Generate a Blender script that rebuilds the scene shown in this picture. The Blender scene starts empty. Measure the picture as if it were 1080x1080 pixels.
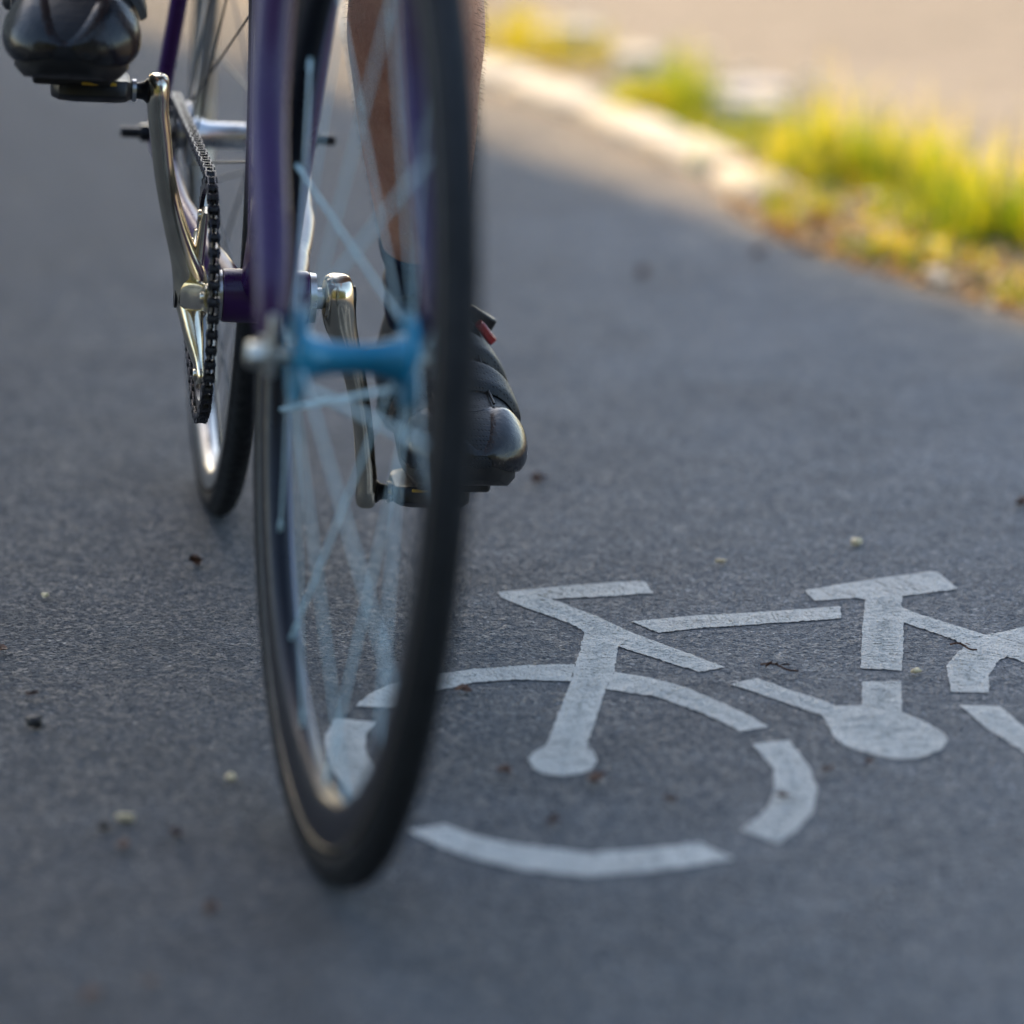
import bpy, bmesh, math, random
from mathutils import Vector, Matrix, noise
random.seed(7)
sc = bpy.context.scene
COL = sc.collection
R = math.radians
PI = math.pi

# ------------------------------------------------------------------ camera
F_PX, CAM_H, PITCH = 4021.748, 0.82145, R(13.93526)
cam_d = bpy.data.cameras.new('camera')
cam = bpy.data.objects.new('camera', cam_d); COL.objects.link(cam)
cam.location = (0, 0, CAM_H)
cam.rotation_euler = (PI / 2 - PITCH, 0, 0)
cam_d.sensor_width = 36; cam_d.sensor_fit = 'HORIZONTAL'
cam_d.lens = F_PX / 1080 * 36
cam_d.clip_start = .05; cam_d.clip_end = 2000
cam_d.dof.use_dof = True
cam_d.dof.focus_distance = 3.0
cam_d.dof.aperture_fstop = cam_d.lens / 52.0
cam_d.dof.aperture_blades = 9
sc.camera = cam

# ------------------------------------------------------------------ object helpers
def tag(o, label=None, cat=None, group=None, kind=None):
    if label: o['label'] = label
    if cat: o['category'] = cat
    if group: o['group'] = group
    if kind: o['kind'] = kind
    return o

def empty(name, parent=None, mat=None):
    o = bpy.data.objects.new(name, None); COL.objects.link(o)
    o.empty_display_size = .05
    if mat is not None: o.matrix_world = mat
    if parent: o.parent = parent
    return o

class MB:
    """collects geometry that ends up as one mesh object"""
    def __init__(s): s.v = []; s.f = []; s.c = []; s.col = None
    def add(s, vs, fs, col=None):
        n = len(s.v); s.v += [tuple(p) for p in vs]; s.f += [tuple(i + n for i in f) for f in fs]
        s.c += [col if col is not None else 0.5] * len(vs)
        return s
    def build(s, name, mat, parent=None, smooth=True, ang=35, bevel=0, sub=0, solid=0):
        me = bpy.data.meshes.new(name)
        me.from_pydata(s.v, [], s.f); me.update()
        bm = bmesh.new(); bm.from_mesh(me); bmesh.ops.recalc_face_normals(bm, faces=bm.faces); bm.to_mesh(me); bm.free()
        at = me.attributes.new('tone', 'FLOAT', 'POINT')
        at.data.foreach_set('value', s.c)
        if smooth:
            me.shade_smooth()
            if ang: me.set_sharp_from_angle(angle=R(ang))
        o = bpy.data.objects.new(name, me); COL.objects.link(o)
        if mat: me.materials.append(mat)
        if parent: o.parent = parent
        if bevel:
            m = o.modifiers.new('bevel', 'BEVEL'); m.width = bevel; m.segments = 2; m.limit_method = 'ANGLE'; m.angle_limit = R(40)
        if solid:
            m = o.modifiers.new('solid', 'SOLIDIFY'); m.thickness = solid; m.offset = 0
        if sub:
            m = o.modifiers.new('sub', 'SUBSURF'); m.levels = sub; m.render_levels = sub
        return o

def frames(pts, up=None):
    pts = [Vector(p) for p in pts]; out = []; prev = None
    for i, p in enumerate(pts):
        t = (pts[min(i + 1, len(pts) - 1)] - pts[max(i - 1, 0)])
        t = t.normalized() if t.length > 1e-9 else Vector((0, 0, 1))
        if up is not None: a = Vector(up)
        elif prev is not None: a = prev
        else: a = Vector((0, 0, 1)) if abs(t.z) < .9 else Vector((1, 0, 0))
        a = (a - t * a.dot(t)).normalized(); prev = a
        out.append((p, t, a, t.cross(a)))
    return out

def tube(mb, pts, r, n=16, caps=True, up=None, ry=None, power=2.0, col=None, closed=False):
    """sweep a (super)ellipse; r along 'up', ry across"""
    m = len(pts)
    rs = r if isinstance(r, (list, tuple)) else [r] * m
    rys = ry if isinstance(ry, (list, tuple)) else [ry if ry is not None else None] * m
    if closed:
        pp = [Vector(p) for p in pts]; fr = []
        for i, p in enumerate(pp):
            t = (pp[(i + 1) % m] - pp[i - 1]).normalized(); a = Vector(up if up else (0, 1, 0)); a = (a - t * a.dot(t)).normalized()
            fr.append((p, t, a, t.cross(a)))
    else: fr = frames(pts, up)
    vs = []
    for i, (p, t, a, b) in enumerate(fr):
        ra = rs[i]; rb = rys[i] if rys[i] is not None else ra
        for k in range(n):
            th = 2 * PI * k / n; c, s_ = math.cos(th), math.sin(th)
            e = 2 / power
            x = math.copysign(abs(c) ** e, c) * ra; y = math.copysign(abs(s_) ** e, s_) * rb
            vs.append(p + a * x + b * y)
    fs = []
    for i in range(m if closed else m - 1):
        j = (i + 1) % m
        for k in range(n):
            l = (k + 1) % n
            fs.append((i * n + k, i * n + l, j * n + l, j * n + k))
    if caps and not closed:
        fs.append(tuple(range(n))[::-1]); fs.append(tuple((m - 1) * n + k for k in range(n)))
    mb.add(vs, fs, col); return mb

def lathe(mb, prof, axis_o=(0, 0, 0), n=48, closed=False, col=None):
    """profile of (y along the axle, radius); axis = local Y"""
    o = Vector(axis_o); vs = []; fs = []; m = len(prof)
    for i in range(n):
        th = 2 * PI * i / n
        for (y, r) in prof: vs.append(o + Vector((math.cos(th) * r, y, math.sin(th) * r)))
    for i in range(n):
        j = (i + 1) % n
        for k in range(m if closed else m - 1):
            l = (k + 1) % m
            fs.append((i * m + k, i * m + l, j * m + l, j * m + k))
    mb.add(vs, fs, col); return mb

def box(mb, c, d, rot=None, col=None):
    c = Vector(c); vs = []
    for x in (-1, 1):
        for y in (-1, 1):
            for z in (-1, 1):
                p = Vector((x * d[0] / 2, y * d[1] / 2, z * d[2] / 2))
                if rot is not None: p = rot @ p
                vs.append(c + p)
    mb.add(vs, [(0, 1, 3, 2), (4, 6, 7, 5), (0, 4, 5, 1), (2, 3, 7, 6), (0, 2, 6, 4), (1, 5, 7, 3)], col); return mb

def smoothpath(ctrl, n=24):
    """catmull-rom through tuples of any length"""
    out = []; m = len(ctrl)
    for s in range(n + 1):
        u = s / n * (m - 1); i = min(int(u), m - 2); t = u - i
        p0, p1, p2, p3 = ctrl[max(i - 1, 0)], ctrl[i], ctrl[i + 1], ctrl[min(i + 2, m - 1)]
        out.append(tuple(.5 * ((2 * b) + (c - a) * t + (2 * a - 5 * b + 4 * c - d) * t * t + (-a + 3 * b - 3 * c + d) * t ** 3)
                         for a, b, c, d in zip(p0, p1, p2, p3)))
    return out

# ------------------------------------------------------------------ materials
def new_mat(name):
    m = bpy.data.materials.new(name); m.use_nodes = True
    nt = m.node_tree; b = nt.nodes['Principled BSDF']
    return m, nt, b
def N(nt, typ, **kw):
    n = nt.nodes.new(typ)
    for k, v in kw.items():
        if hasattr(n, k): setattr(n, k, v)
    return n
def setin(n, **kw):
    for k, v in kw.items(): n.inputs[k.replace('_', ' ')].default_value = v
def ramp(nt, fac, stops, interp='LINEAR'):
    r = nt.nodes.new('ShaderNodeValToRGB'); r.color_ramp.interpolation = interp
    el = r.color_ramp.elements
    while len(el) < len(stops): el.new(.5)
    for e, (p, c) in zip(el, stops):
        e.position = p; e.color = (c[0], c[1], c[2], 1) if isinstance(c, (tuple, list)) else (c, c, c, 1)
    nt.links.new(fac, r.inputs['Fac']); return r
def math_n(nt, op, a, b=None, c=None, clamp=False):
    n = nt.nodes.new('ShaderNodeMath'); n.operation = op; n.use_clamp = clamp
    for i, x in enumerate((a, b, c)):
        if x is None: continue
        if isinstance(x, (int, float)): n.inputs[i].default_value = x
        else: nt.links.new(x, n.inputs[i])
    return n.outputs[0]
def mixc(nt, fac, a, b, mode='MIX'):
    n = nt.nodes.new('ShaderNodeMix'); n.data_type = 'RGBA'; n.blend_type = mode
    for s, x in ((n.inputs[0], fac), (n.inputs[6], a), (n.inputs[7], b)):
        if isinstance(x, (int, float)): s.default_value = x
        elif isinstance(x, tuple): s.default_value = (*x, 1)
        else: nt.links.new(x, s)
    return n.outputs[2]
def noise_n(nt, vec, scale, detail=3, rough=.55, dist=0):
    n = nt.nodes.new('ShaderNodeTexNoise'); n.inputs['Scale'].default_value = scale; n.inputs['Detail'].default_value = detail
    n.inputs['Roughness'].default_value = rough; n.inputs['Distortion'].default_value = dist
    if vec is not None: nt.links.new(vec, n.inputs['Vector'])
    return n.outputs['Fac']
def voro(nt, vec, scale, feature='F1', rnd=1.0):
    n = nt.nodes.new('ShaderNodeTexVoronoi'); n.feature = feature; n.inputs['Scale'].default_value = scale
    n.inputs['Randomness'].default_value = rnd
    nt.links.new(vec, n.inputs['Vector']); return n

def plain(name, col, rough=.5, metal=0, coat=0, var=.12, vscale=60, bump=0, bscale=400, spec=.5, dirt=0):
    m, nt, b = new_mat(name)
    tc = N(nt, 'ShaderNodeTexCoord'); v = tc.outputs['Object']
    nz = noise_n(nt, v, vscale, 4)
    lo = tuple(max(0, c * (1 - var)) for c in col); hi = tuple(c * (1 + var) for c in col)
    c = ramp(nt, nz, [(.3, lo), (.7, hi)]).outputs[0]
    if dirt:
        d = ramp(nt, noise_n(nt, v, 25, 5, .65), [(.5, 0.), (.7, 1.)]).outputs[0]
        c = mixc(nt, math_n(nt, 'MULTIPLY', d, dirt), c, (.07, .055, .04))
    nt.links.new(c, b.inputs['Base Color'])
    setin(b, Metallic=metal, Coat_Weight=coat, Specular_IOR_Level=spec)
    b.inputs['Coat Roughness'].default_value = .06
    rr = ramp(nt, noise_n(nt, v, vscale * 1.7, 4), [(.3, max(0, rough * .8)), (.7, min(1, rough * 1.25))])
    nt.links.new(rr.outputs[0], b.inputs['Roughness'])
    if bump:
        bp = N(nt, 'ShaderNodeBump'); bp.inputs['Strength'].default_value = 1; bp.inputs['Distance'].default_value = bump
        nt.links.new(noise_n(nt, v, bscale, 3), bp.inputs['Height']); nt.links.new(bp.outputs[0], b.inputs['Normal'])
    return m

def stone_height(nt, pos):
    """height of compacted aggregate: 4-9 mm stones sunk in bitumen (metres, around 0)"""
    warp = N(nt, 'ShaderNodeTexNoise'); warp.inputs['Scale'].default_value = 90; warp.inputs['Detail'].default_value = 2
    nt.links.new(pos, warp.inputs['Vector'])
    vm = N(nt, 'ShaderNodeVectorMath', operation='MULTIPLY_ADD')
    nt.links.new(warp.outputs['Color'], vm.inputs[0]); vm.inputs[1].default_value = (.004, .004, .004); nt.links.new(pos, vm.inputs[2])
    p = vm.outputs[0]
    v1 = voro(nt, p, 225); v2 = voro(nt, p, 470)
    e1 = math_n(nt, 'SUBTRACT', .62, v1.outputs['Distance'], clamp=True)
    e1 = math_n(nt, 'MINIMUM', e1, .34)
    sep = N(nt, 'ShaderNodeSeparateColor'); nt.links.new(v1.outputs['Color'], sep.inputs[0])
    lift = math_n(nt, 'MULTIPLY', sep.outputs[0], 1.0)
    h1 = math_n(nt, 'MULTIPLY', math_n(nt, 'MULTIPLY', e1, lift), .0016)
    e2 = math_n(nt, 'SUBTRACT', .6, v2.outputs['Distance'], clamp=True)
    h2 = math_n(nt, 'MULTIPLY', e2, .0007)
    h3 = math_n(nt, 'MULTIPLY', noise_n(nt, pos, 45, 4, .6), .0010)
    h = math_n(nt, 'ADD', math_n(nt, 'ADD', h1, h2), h3)
    return h, sep, v2, p

def asphalt_mat():
    m, nt, b = new_mat('asphalt')
    geo = N(nt, 'ShaderNodeNewGeometry'); pos = geo.outputs['Position']
    h, sep, v2, p = stone_height(nt, pos)
    stone = ramp(nt, sep.outputs[1], [(0, (.062, .066, .073)), (.5, (.082, .088, .099)), (.93, (.090, .097, .109)), (.985, (.11, .114, .12)), (1, (.34, .34, .34))]).outputs[0]
    sep2 = N(nt, 'ShaderNodeSeparateColor'); nt.links.new(v2.outputs['Color'], sep2.inputs[0])
    fine = ramp(nt, sep2.outputs[0], [(0, (.055, .058, .063)), (.7, (.080, .086, .096)), (.96, (.09, .094, .10)), (1, (.28, .28, .28))]).outputs[0]
    hi = ramp(nt, h, [(.0006, 0.), (.0012, 1.)]); 
    col = mixc(nt, math_n(nt, 'MULTIPLY', hi.outputs[0], .75), fine, stone)
    big = ramp(nt, noise_n(nt, pos, 1.6, 4, .6), [(.3, .82), (.7, 1.15)]).outputs[0]
    med = ramp(nt, noise_n(nt, pos, 14, 4, .6), [(.3, .86), (.7, 1.14)]).outputs[0]
    tone = math_n(nt, 'MULTIPLY', big, med)
    # the asphalt is paler towards the right, darker towards the left
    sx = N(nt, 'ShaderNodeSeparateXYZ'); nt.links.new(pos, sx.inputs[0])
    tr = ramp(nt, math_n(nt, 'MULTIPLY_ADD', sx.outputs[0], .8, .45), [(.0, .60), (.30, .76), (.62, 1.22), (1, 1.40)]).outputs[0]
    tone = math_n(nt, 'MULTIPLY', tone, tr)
    cc = N(nt, 'ShaderNodeCombineColor')
    for i in range(3): nt.links.new(tone, cc.inputs[i])
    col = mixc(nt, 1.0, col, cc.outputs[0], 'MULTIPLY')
    # warm tan of sunlight painted into the asphalt along the kerb side
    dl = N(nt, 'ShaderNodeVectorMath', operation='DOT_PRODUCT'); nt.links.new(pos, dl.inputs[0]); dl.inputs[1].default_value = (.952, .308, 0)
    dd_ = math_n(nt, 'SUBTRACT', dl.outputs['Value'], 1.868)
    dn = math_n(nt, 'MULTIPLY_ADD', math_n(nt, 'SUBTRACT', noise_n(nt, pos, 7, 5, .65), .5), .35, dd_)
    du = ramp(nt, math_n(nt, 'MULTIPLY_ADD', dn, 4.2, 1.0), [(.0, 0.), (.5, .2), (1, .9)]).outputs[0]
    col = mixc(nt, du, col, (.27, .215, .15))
    st = ramp(nt, noise_n(nt, pos, 3.1, 6, .7, .6), [(.50, 0.), (.66, .45)]).outputs[0]
    col = mixc(nt, st, col, (.042, .044, .050))
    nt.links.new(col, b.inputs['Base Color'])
    rr = ramp(nt, sep.outputs[2], [(0, .62), (.5, .82), (1, .95)]).outputs[0]
    nt.links.new(rr, b.inputs['Roughness'])
    setin(b, Specular_IOR_Level=.36)
    d = N(nt, 'ShaderNodeDisplacement'); d.inputs['Midlevel'].default_value = .0012; d.inputs['Scale'].default_value = 1
    nt.links.new(h, d.inputs['Height']); nt.links.new(d.outputs[0], nt.nodes['Material Output'].inputs['Displacement'])
    m.displacement_method = 'BOTH'
    return m

def paint_mat():
    m, nt, b = new_mat('road_paint')
    geo = N(nt, 'ShaderNodeNewGeometry'); pos = geo.outputs['Position']
    h, sep, v2, p = stone_height(nt, pos)
    n1 = noise_n(nt, pos, 60, 5, .7); n2 = noise_n(nt, pos, 9, 4, .6); n3 = noise_n(nt, pos, 420, 3, .7)
    base = ramp(nt, n1, [(.25, (.50, .485, .45)), (.5, (.66, .635, .585)), (.8, (.78, .75, .69))]).outputs[0]
    dirty = ramp(nt, n2, [(.35, .80), (.7, 1.0)]).outputs[0]
    cc = N(nt, 'ShaderNodeCombineColor')
    for i in range(3): nt.links.new(dirty, cc.inputs[i])
    base = mixc(nt, 1., base, cc.outputs[0], 'MULTIPLY')
    # paint missing from pits and worn off some stone tops
    pit = ramp(nt, h, [(.00045, 1.), (.0008, 0.)]).outputs[0]
    worn = ramp(nt, n3, [(.58, 0.), (.66, 1.)]).outputs[0]
    wz = ramp(nt, noise_n(nt, pos, 17, 3, .6), [(.40, .10), (.62, .8)]).outputs[0]
    worn = math_n(nt, 'MULTIPLY', worn, wz)
    dk = math_n(nt, 'MAXIMUM', math_n(nt, 'MULTIPLY', pit, .35), worn)
    col = mixc(nt, dk, base, (.13, .13, .13))
    nt.links.new(col, b.inputs['Base Color']); setin(b, Roughness=.75, Specular_IOR_Level=.25)
    d = N(nt, 'ShaderNodeDisplacement'); d.inputs['Midlevel'].default_value = .0012; d.inputs['Scale'].default_value = 1
    nt.links.new(h, d.inputs['Height']); nt.links.new(d.outputs[0], nt.nodes['Material Output'].inputs['Displacement'])
    m.displacement_method = 'BOTH'
    return m

def gravel_mat(name, lo, hi, scale=60, bumpd=.006):
    m, nt, b = new_mat(name)
    geo = N(nt, 'ShaderNodeNewGeometry'); pos = geo.outputs['Position']
    v = voro(nt, pos, scale); n1 = noise_n(nt, pos, .9, 5, .65); n2 = noise_n(nt, pos, 12, 4, .6)
    a = ramp(nt, math_n(nt, 'MULTIPLY_ADD', n1, .6, math_n(nt, 'MULTIPLY', n2, .4)), [(.35, lo), (.65, hi)]).outputs[0]
    g = ramp(nt, v.outputs['Distance'], [(0, 1.15), (.7, .75)]).outputs[0]
    a = mixc(nt, 1., a, g, 'MULTIPLY'); nt.links.new(a, b.inputs['Base Color']); setin(b, Roughness=.9)
    bp = N(nt, 'ShaderNodeBump'); bp.inputs['Distance'].default_value = bumpd
    nt.links.new(math_n(nt, 'SUBTRACT', 1, v.outputs['Distance']), bp.inputs['Height']); nt.links.new(bp.outputs[0], b.inputs['Normal'])
    return m

def leafy(name, stops, transl=.5, rough=.5):
    """thin plant matter, colour from the 'tone' attribute, light passes through"""
    m, nt, b = new_mat(name)
    at = N(nt, 'ShaderNodeAttribute'); at.attribute_name = 'tone'
    geo = N(nt, 'ShaderNodeNewGeometry')
    f = math_n(nt, 'MULTIPLY_ADD', noise_n(nt, geo.outputs['Position'], 35, 3), .3, math_n(nt, 'SUBTRACT', at.outputs['Fac'], .15))
    c = ramp(nt, f, stops).outputs[0]
    nt.links.new(c, b.inputs['Base Color']); setin(b, Roughness=rough)
    t = N(nt, 'ShaderNodeBsdfTranslucent')
    bc = mixc(nt, 1., c, (1.7, 1.35, .45), 'MULTIPLY'); nt.links.new(bc, t.inputs['Color'])
    mx = N(nt, 'ShaderNodeMixShader'); mx.inputs[0].default_value = transl
    nt.links.new(b.outputs[0], mx.inputs[1]); nt.links.new(t.outputs[0], mx.inputs[2])
    nt.links.new(mx.outputs[0], nt.nodes['Material Output'].inputs['Surface'])
    return m

M = {}
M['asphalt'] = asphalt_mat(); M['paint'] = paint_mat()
M['gravel'] = gravel_mat('dusty_gravel', (.17, .14, .108), (.32, .27, .21))
M['soil'] = gravel_mat('soil', (.14, .10, .062), (.36, .28, .18), 90, .008)
M['kerbstone'] = plain('limestone', (.56, .50, .40), .85, var=.4, vscale=20, bump=.004, bscale=60)
M['stone'] = plain('pebble_stone', (.45, .42, .37), .8, var=.3, vscale=30, bump=.001, bscale=300)
M['grass'] = leafy('grass_blades', [(0, (.03, .09, .008)), (.35, (.14, .28, .015)), (.65, (.42, .46, .02)), (1, (.68, .56, .08))], .55)
M['yellow_grass'] = leafy('yellow_grass_blades', [(0, (.16, .22, .015)), (.5, (.40, .42, .02)), (1, (.60, .55, .09))], .55)
M['litter'] = leafy('dry_leaves', [(0, (.08, .04, .018)), (.35, (.28, .16, .07)), (.7, (.50, .34, .17)), (1, (.78, .66, .46))], .25, .6)
M['leafbit'] = plain('brown_leaf', (.085, .035, .018), .7, var=.6, vscale=300)
M['palebit'] = plain('straw_chip', (.55, .45, .27), .7, var=.3, vscale=300)
M['palebit2'] = plain('pale_slab', (.50, .46, .44), .8, var=.15)
M['darkbit'] = plain('dark_grit', (.018, .017, .018), .6, var=.3, vscale=300)
M['purple'] = plain('purple_enamel', (.036, .005, .075), .30, metal=.0, coat=.15, var=.08, vscale=20)
M['crankalloy'] = plain('worn_polished_alloy', (.72, .65, .52), .20, metal=1, var=.15, vscale=45, dirt=.15)
M['alloy'] = plain('silver_alloy', (.62, .62, .62), .3, metal=1, var=.1)
M['steelnut'] = plain('zinc_nut', (.72, .70, .62), .35, metal=1, var=.15)
M['tyre'] = plain('tyre_rubber', (.008, .009, .011), .6, var=.25, vscale=80, bump=.0004, bscale=900, spec=.15)
M['tread'] = plain('worn_tread_rubber', (.020, .022, .026), .75, var=.25, vscale=80, bump=.0004, bscale=900, spec=.25)
M['blackrim'] = plain('black_anodised_rim', (.004, .005, .010), .32, metal=0, coat=.0, var=.1, spec=.3)
M['braketrack'] = plain('machined_brake_track', (.30, .27, .22), .4, metal=1, var=.1)
M['rimglint'] = plain('painted_rim_reflection', (.01, .05, .16), .35, metal=.1, coat=.2, var=.1)
M['silverrim'] = plain('silver_rim', (.36, .36, .36), .34, metal=1, var=.12)
M['bluespoke'] = plain('light_blue_spoke', (.36, .52, .60), .45, metal=0, coat=0, var=.08)
M['steelspoke'] = plain('steel_spoke', (.10, .10, .10), .35, metal=.8, var=.1)
M['bluehub'] = plain('blue_anodised_hub', (.0, .22, .38), .36, metal=.2, coat=.4, var=.06)
M['chain'] = plain('oily_chain_steel', (.07, .07, .078), .28, metal=.85, var=.3, vscale=200, dirt=.2)
M['ring'] = plain('dark_chainring', (.05, .05, .055), .3, metal=.8, var=.25)
M['blackplastic'] = plain('black_plastic', (.010, .010, .012), .4, var=.2)
M['nutblack'] = plain('black_steel', (.012, .012, .014), .35, metal=.3, var=.2)
M['leather'] = plain('black_saddle_leather', (.014, .014, .018), .42, var=.2, bump=.0006, bscale=300)
M['shoe_upper'] = None
M['toecap'] = plain('moulded_toe_cap', (.007, .008, .011), .24, var=.25, vscale=60, coat=0, spec=.45, dirt=.3, bump=.0004, bscale=160)
M['sole'] = plain('black_shoe_sole', (.008, .008, .009), .5, var=.2)
M['redbuckle'] = plain('red_buckle', (.32, .012, .014), .3, var=.15, coat=.4)
M['amber'] = plain('amber_pedal_insert', (.55, .33, .02), .4, var=.1)
M['sock'] = plain('navy_sock', (.010, .012, .030), .85, var=.3, vscale=120, bump=.0008, bscale=700, spec=.2)
M['shorts'] = plain('black_cycling_shorts', (.012, .012, .015), .7, var=.2, bump=.001, bscale=300)
M['jersey'] = plain('dark_blue_jersey', (.02, .03, .07), .8, var=.2, bump=.001, bscale=300)
M['helmet'] = plain('helmet_shell', (.03, .03, .035), .35, var=.1)
M['hair'] = plain('leg_hair', (.05, .025, .012), .5, var=.3)
M['render_wall'] = plain('house_render', (.42, .38, .32), .9, var=.12, vscale=2, bump=.004, bscale=40)
M['rooftile'] = plain('roof_tiles', (.20, .08, .05), .85, var=.25, vscale=6, bump=.02, bscale=20)
M['glass'] = plain('window_glass', (.02, .025, .03), .06, var=.05, spec=.8)
M['timber'] = plain('white_timber', (.7, .68, .64), .5, var=.06)

def shoe_upper_mat():
    m, nt, b = new_mat('perforated_synthetic_leather')
    tc = N(nt, 'ShaderNodeTexCoord'); v = tc.outputs['Object']
    c = ramp(nt, noise_n(nt, v, 50, 4), [(.3, (.006, .007, .010)), (.7, (.015, .017, .022))]).outputs[0]
    vo = voro(nt, v, 330, rnd=.08)
    dots = ramp(nt, vo.outputs['Distance'], [(.22, 1.), (.34, 0.)]).outputs[0]
    c = mixc(nt, math_n(nt, 'MULTIPLY', dots, .8), c, (.004, .004, .005))
    nt.links.new(c, b.inputs['Base Color']); setin(b, Roughness=.5, Specular_IOR_Level=.3)
    bp = N(nt, 'ShaderNodeBump'); bp.inputs['Distance'].default_value = .0008
    nt.links.new(math_n(nt, 'SUBTRACT', noise_n(nt, v, 90, 4), dots), bp.inputs['Height']); nt.links.new(bp.outputs[0], b.inputs['Normal'])
    return m
M['shoe_upper'] = shoe_upper_mat()

def skin_mat():
    m, nt, b = new_mat('skin')
    tc = N(nt, 'ShaderNodeTexCoord'); v = tc.outputs['Object']
    c = ramp(nt, noise_n(nt, v, 18, 6, .65), [(.3, (.44, .20, .13)), (.5, (.60, .31, .21)), (.7, (.68, .40, .28))]).outputs[0]
    nt.links.new(c, b.inputs['Base Color']); setin(b, Roughness=.5, Subsurface_Weight=.12, Subsurface_Scale=.01)
    b.inputs['Subsurface Radius'].default_value = (1, .35, .2)
    bp = N(nt, 'ShaderNodeBump'); bp.inputs['Distance'].default_value = .0012
    nt.links.new(noise_n(nt, v, 220, 4), bp.inputs['Height']); nt.links.new(bp.outputs[0], b.inputs['Normal'])
    return m
M['skin'] = skin_mat()

# ------------------------------------------------------------------ ground
EDGE = [(-0.0627, 6.2918), (0.1158, 5.7921), (0.2848, 5.2091), (0.3783, 4.6949), (0.4671, 4.5169), (0.5838, 4.2757)]
SHADOW = [(-0.6648, 6.7697), (-0.4903, 6.5677), (-0.3155, 6.1737), (-0.0557, 5.5652), (0.1983, 4.9316), (0.3556, 4.5489), (0.5764, 4.2192)]
def ext(poly, a, b):
    p0, p1 = Vector(poly[0]), Vector(poly[1]); d = (p0 - p1).normalized()
    q0, q1 = Vector(poly[-1]), Vector(poly[-2]); e = (q0 - q1).normalized()
    return [tuple(p0 + d * a)] + list(poly) + [tuple(q0 + e * b)]
ED = ext(EDGE, 40, 12)

def sheet(name, poly, z, mat):
    me = bpy.data.meshes.new(name); bm = bmesh.new()
    vs = [bm.verts.new((x, y, z)) for x, y in poly]; f = bm.faces.new(vs)
    bmesh.ops.recalc_face_normals(bm, faces=bm.faces)
    if bm.faces[:][0].normal.z < 0: bmesh.ops.reverse_faces(bm, faces=bm.faces)
    bm.to_mesh(me); bm.free(); me.materials.append(mat)
    o = bpy.data.objects.new(name, me); COL.objects.link(o); return o

g = sheet('ground', [(-400, -300), (400, -300), (400, 600), (-400, 600)], -.03, M['gravel']); tag(g, kind='structure')

# path: a fine strip near the camera that carries real stone relief + the rest
def add_adaptive(o):
    s = o.modifiers.new('dice', 'SUBSURF'); s.subdivision_type = 'SIMPLE'; s.levels = 0; s.render_levels = 0
    o.cycles.use_adaptive_subdivision = True
sc.render.engine = 'CYCLES'
sc.cycles.feature_set = 'EXPERIMENTAL'
sc.cycles.dicing_rate = 1.0
sc.cycles.offscreen_dicing_scale = 8

def edge_x(y):
    for (x0, y0), (x1, y1) in zip(ED, ED[1:]):
        if min(y0, y1) <= y <= max(y0, y1): return x0 + (x1 - x0) * (y - y0) / (y1 - y0)
    return ED[-1][0]
ys = [-3, 0, 1.2, 1.9] + [2 + .25 * i for i in range(24)] + [8, 9, 11, 14, 18, 24, 32, 41]
mb = MB(); cols = 9
for i, y in enumerate(ys):
    xr = edge_x(y); jit = .012 * noise.noise(Vector((y * 3.1, 0, 0)))
    for k in range(cols + 1):
        t = k / cols; x = xr + jit - 3.4 * (1 - t) ** 1.7
        mb.add([(x, y, 0)], [])
for i in range(len(ys) - 1):
    for k in range(cols):
        a = i * (cols + 1) + k; mb.f.append((a, a + 1, a + cols + 2, a + cols + 1))
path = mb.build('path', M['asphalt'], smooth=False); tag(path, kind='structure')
if path.data.polygons[0].normal.z < 0: path.data.flip_normals()
add_adaptive(path)
mb = MB()   # side face of the asphalt course
pe = [(edge_x(y) + .012 * noise.noise(Vector((y * 3.1, 0, 0))), y) for y in ys]
for (x0, y0), (x1, y1) in zip(pe, pe[1:]): mb.add([(x0 + .001, y0, -.001), (x1 + .001, y1, -.001), (x1 + .006, y1, -.04), (x0 + .006, y0, -.04)], [(0, 1, 2, 3)])
tag(mb.build('path_edge', M['asphalt']), kind='structure')

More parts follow.
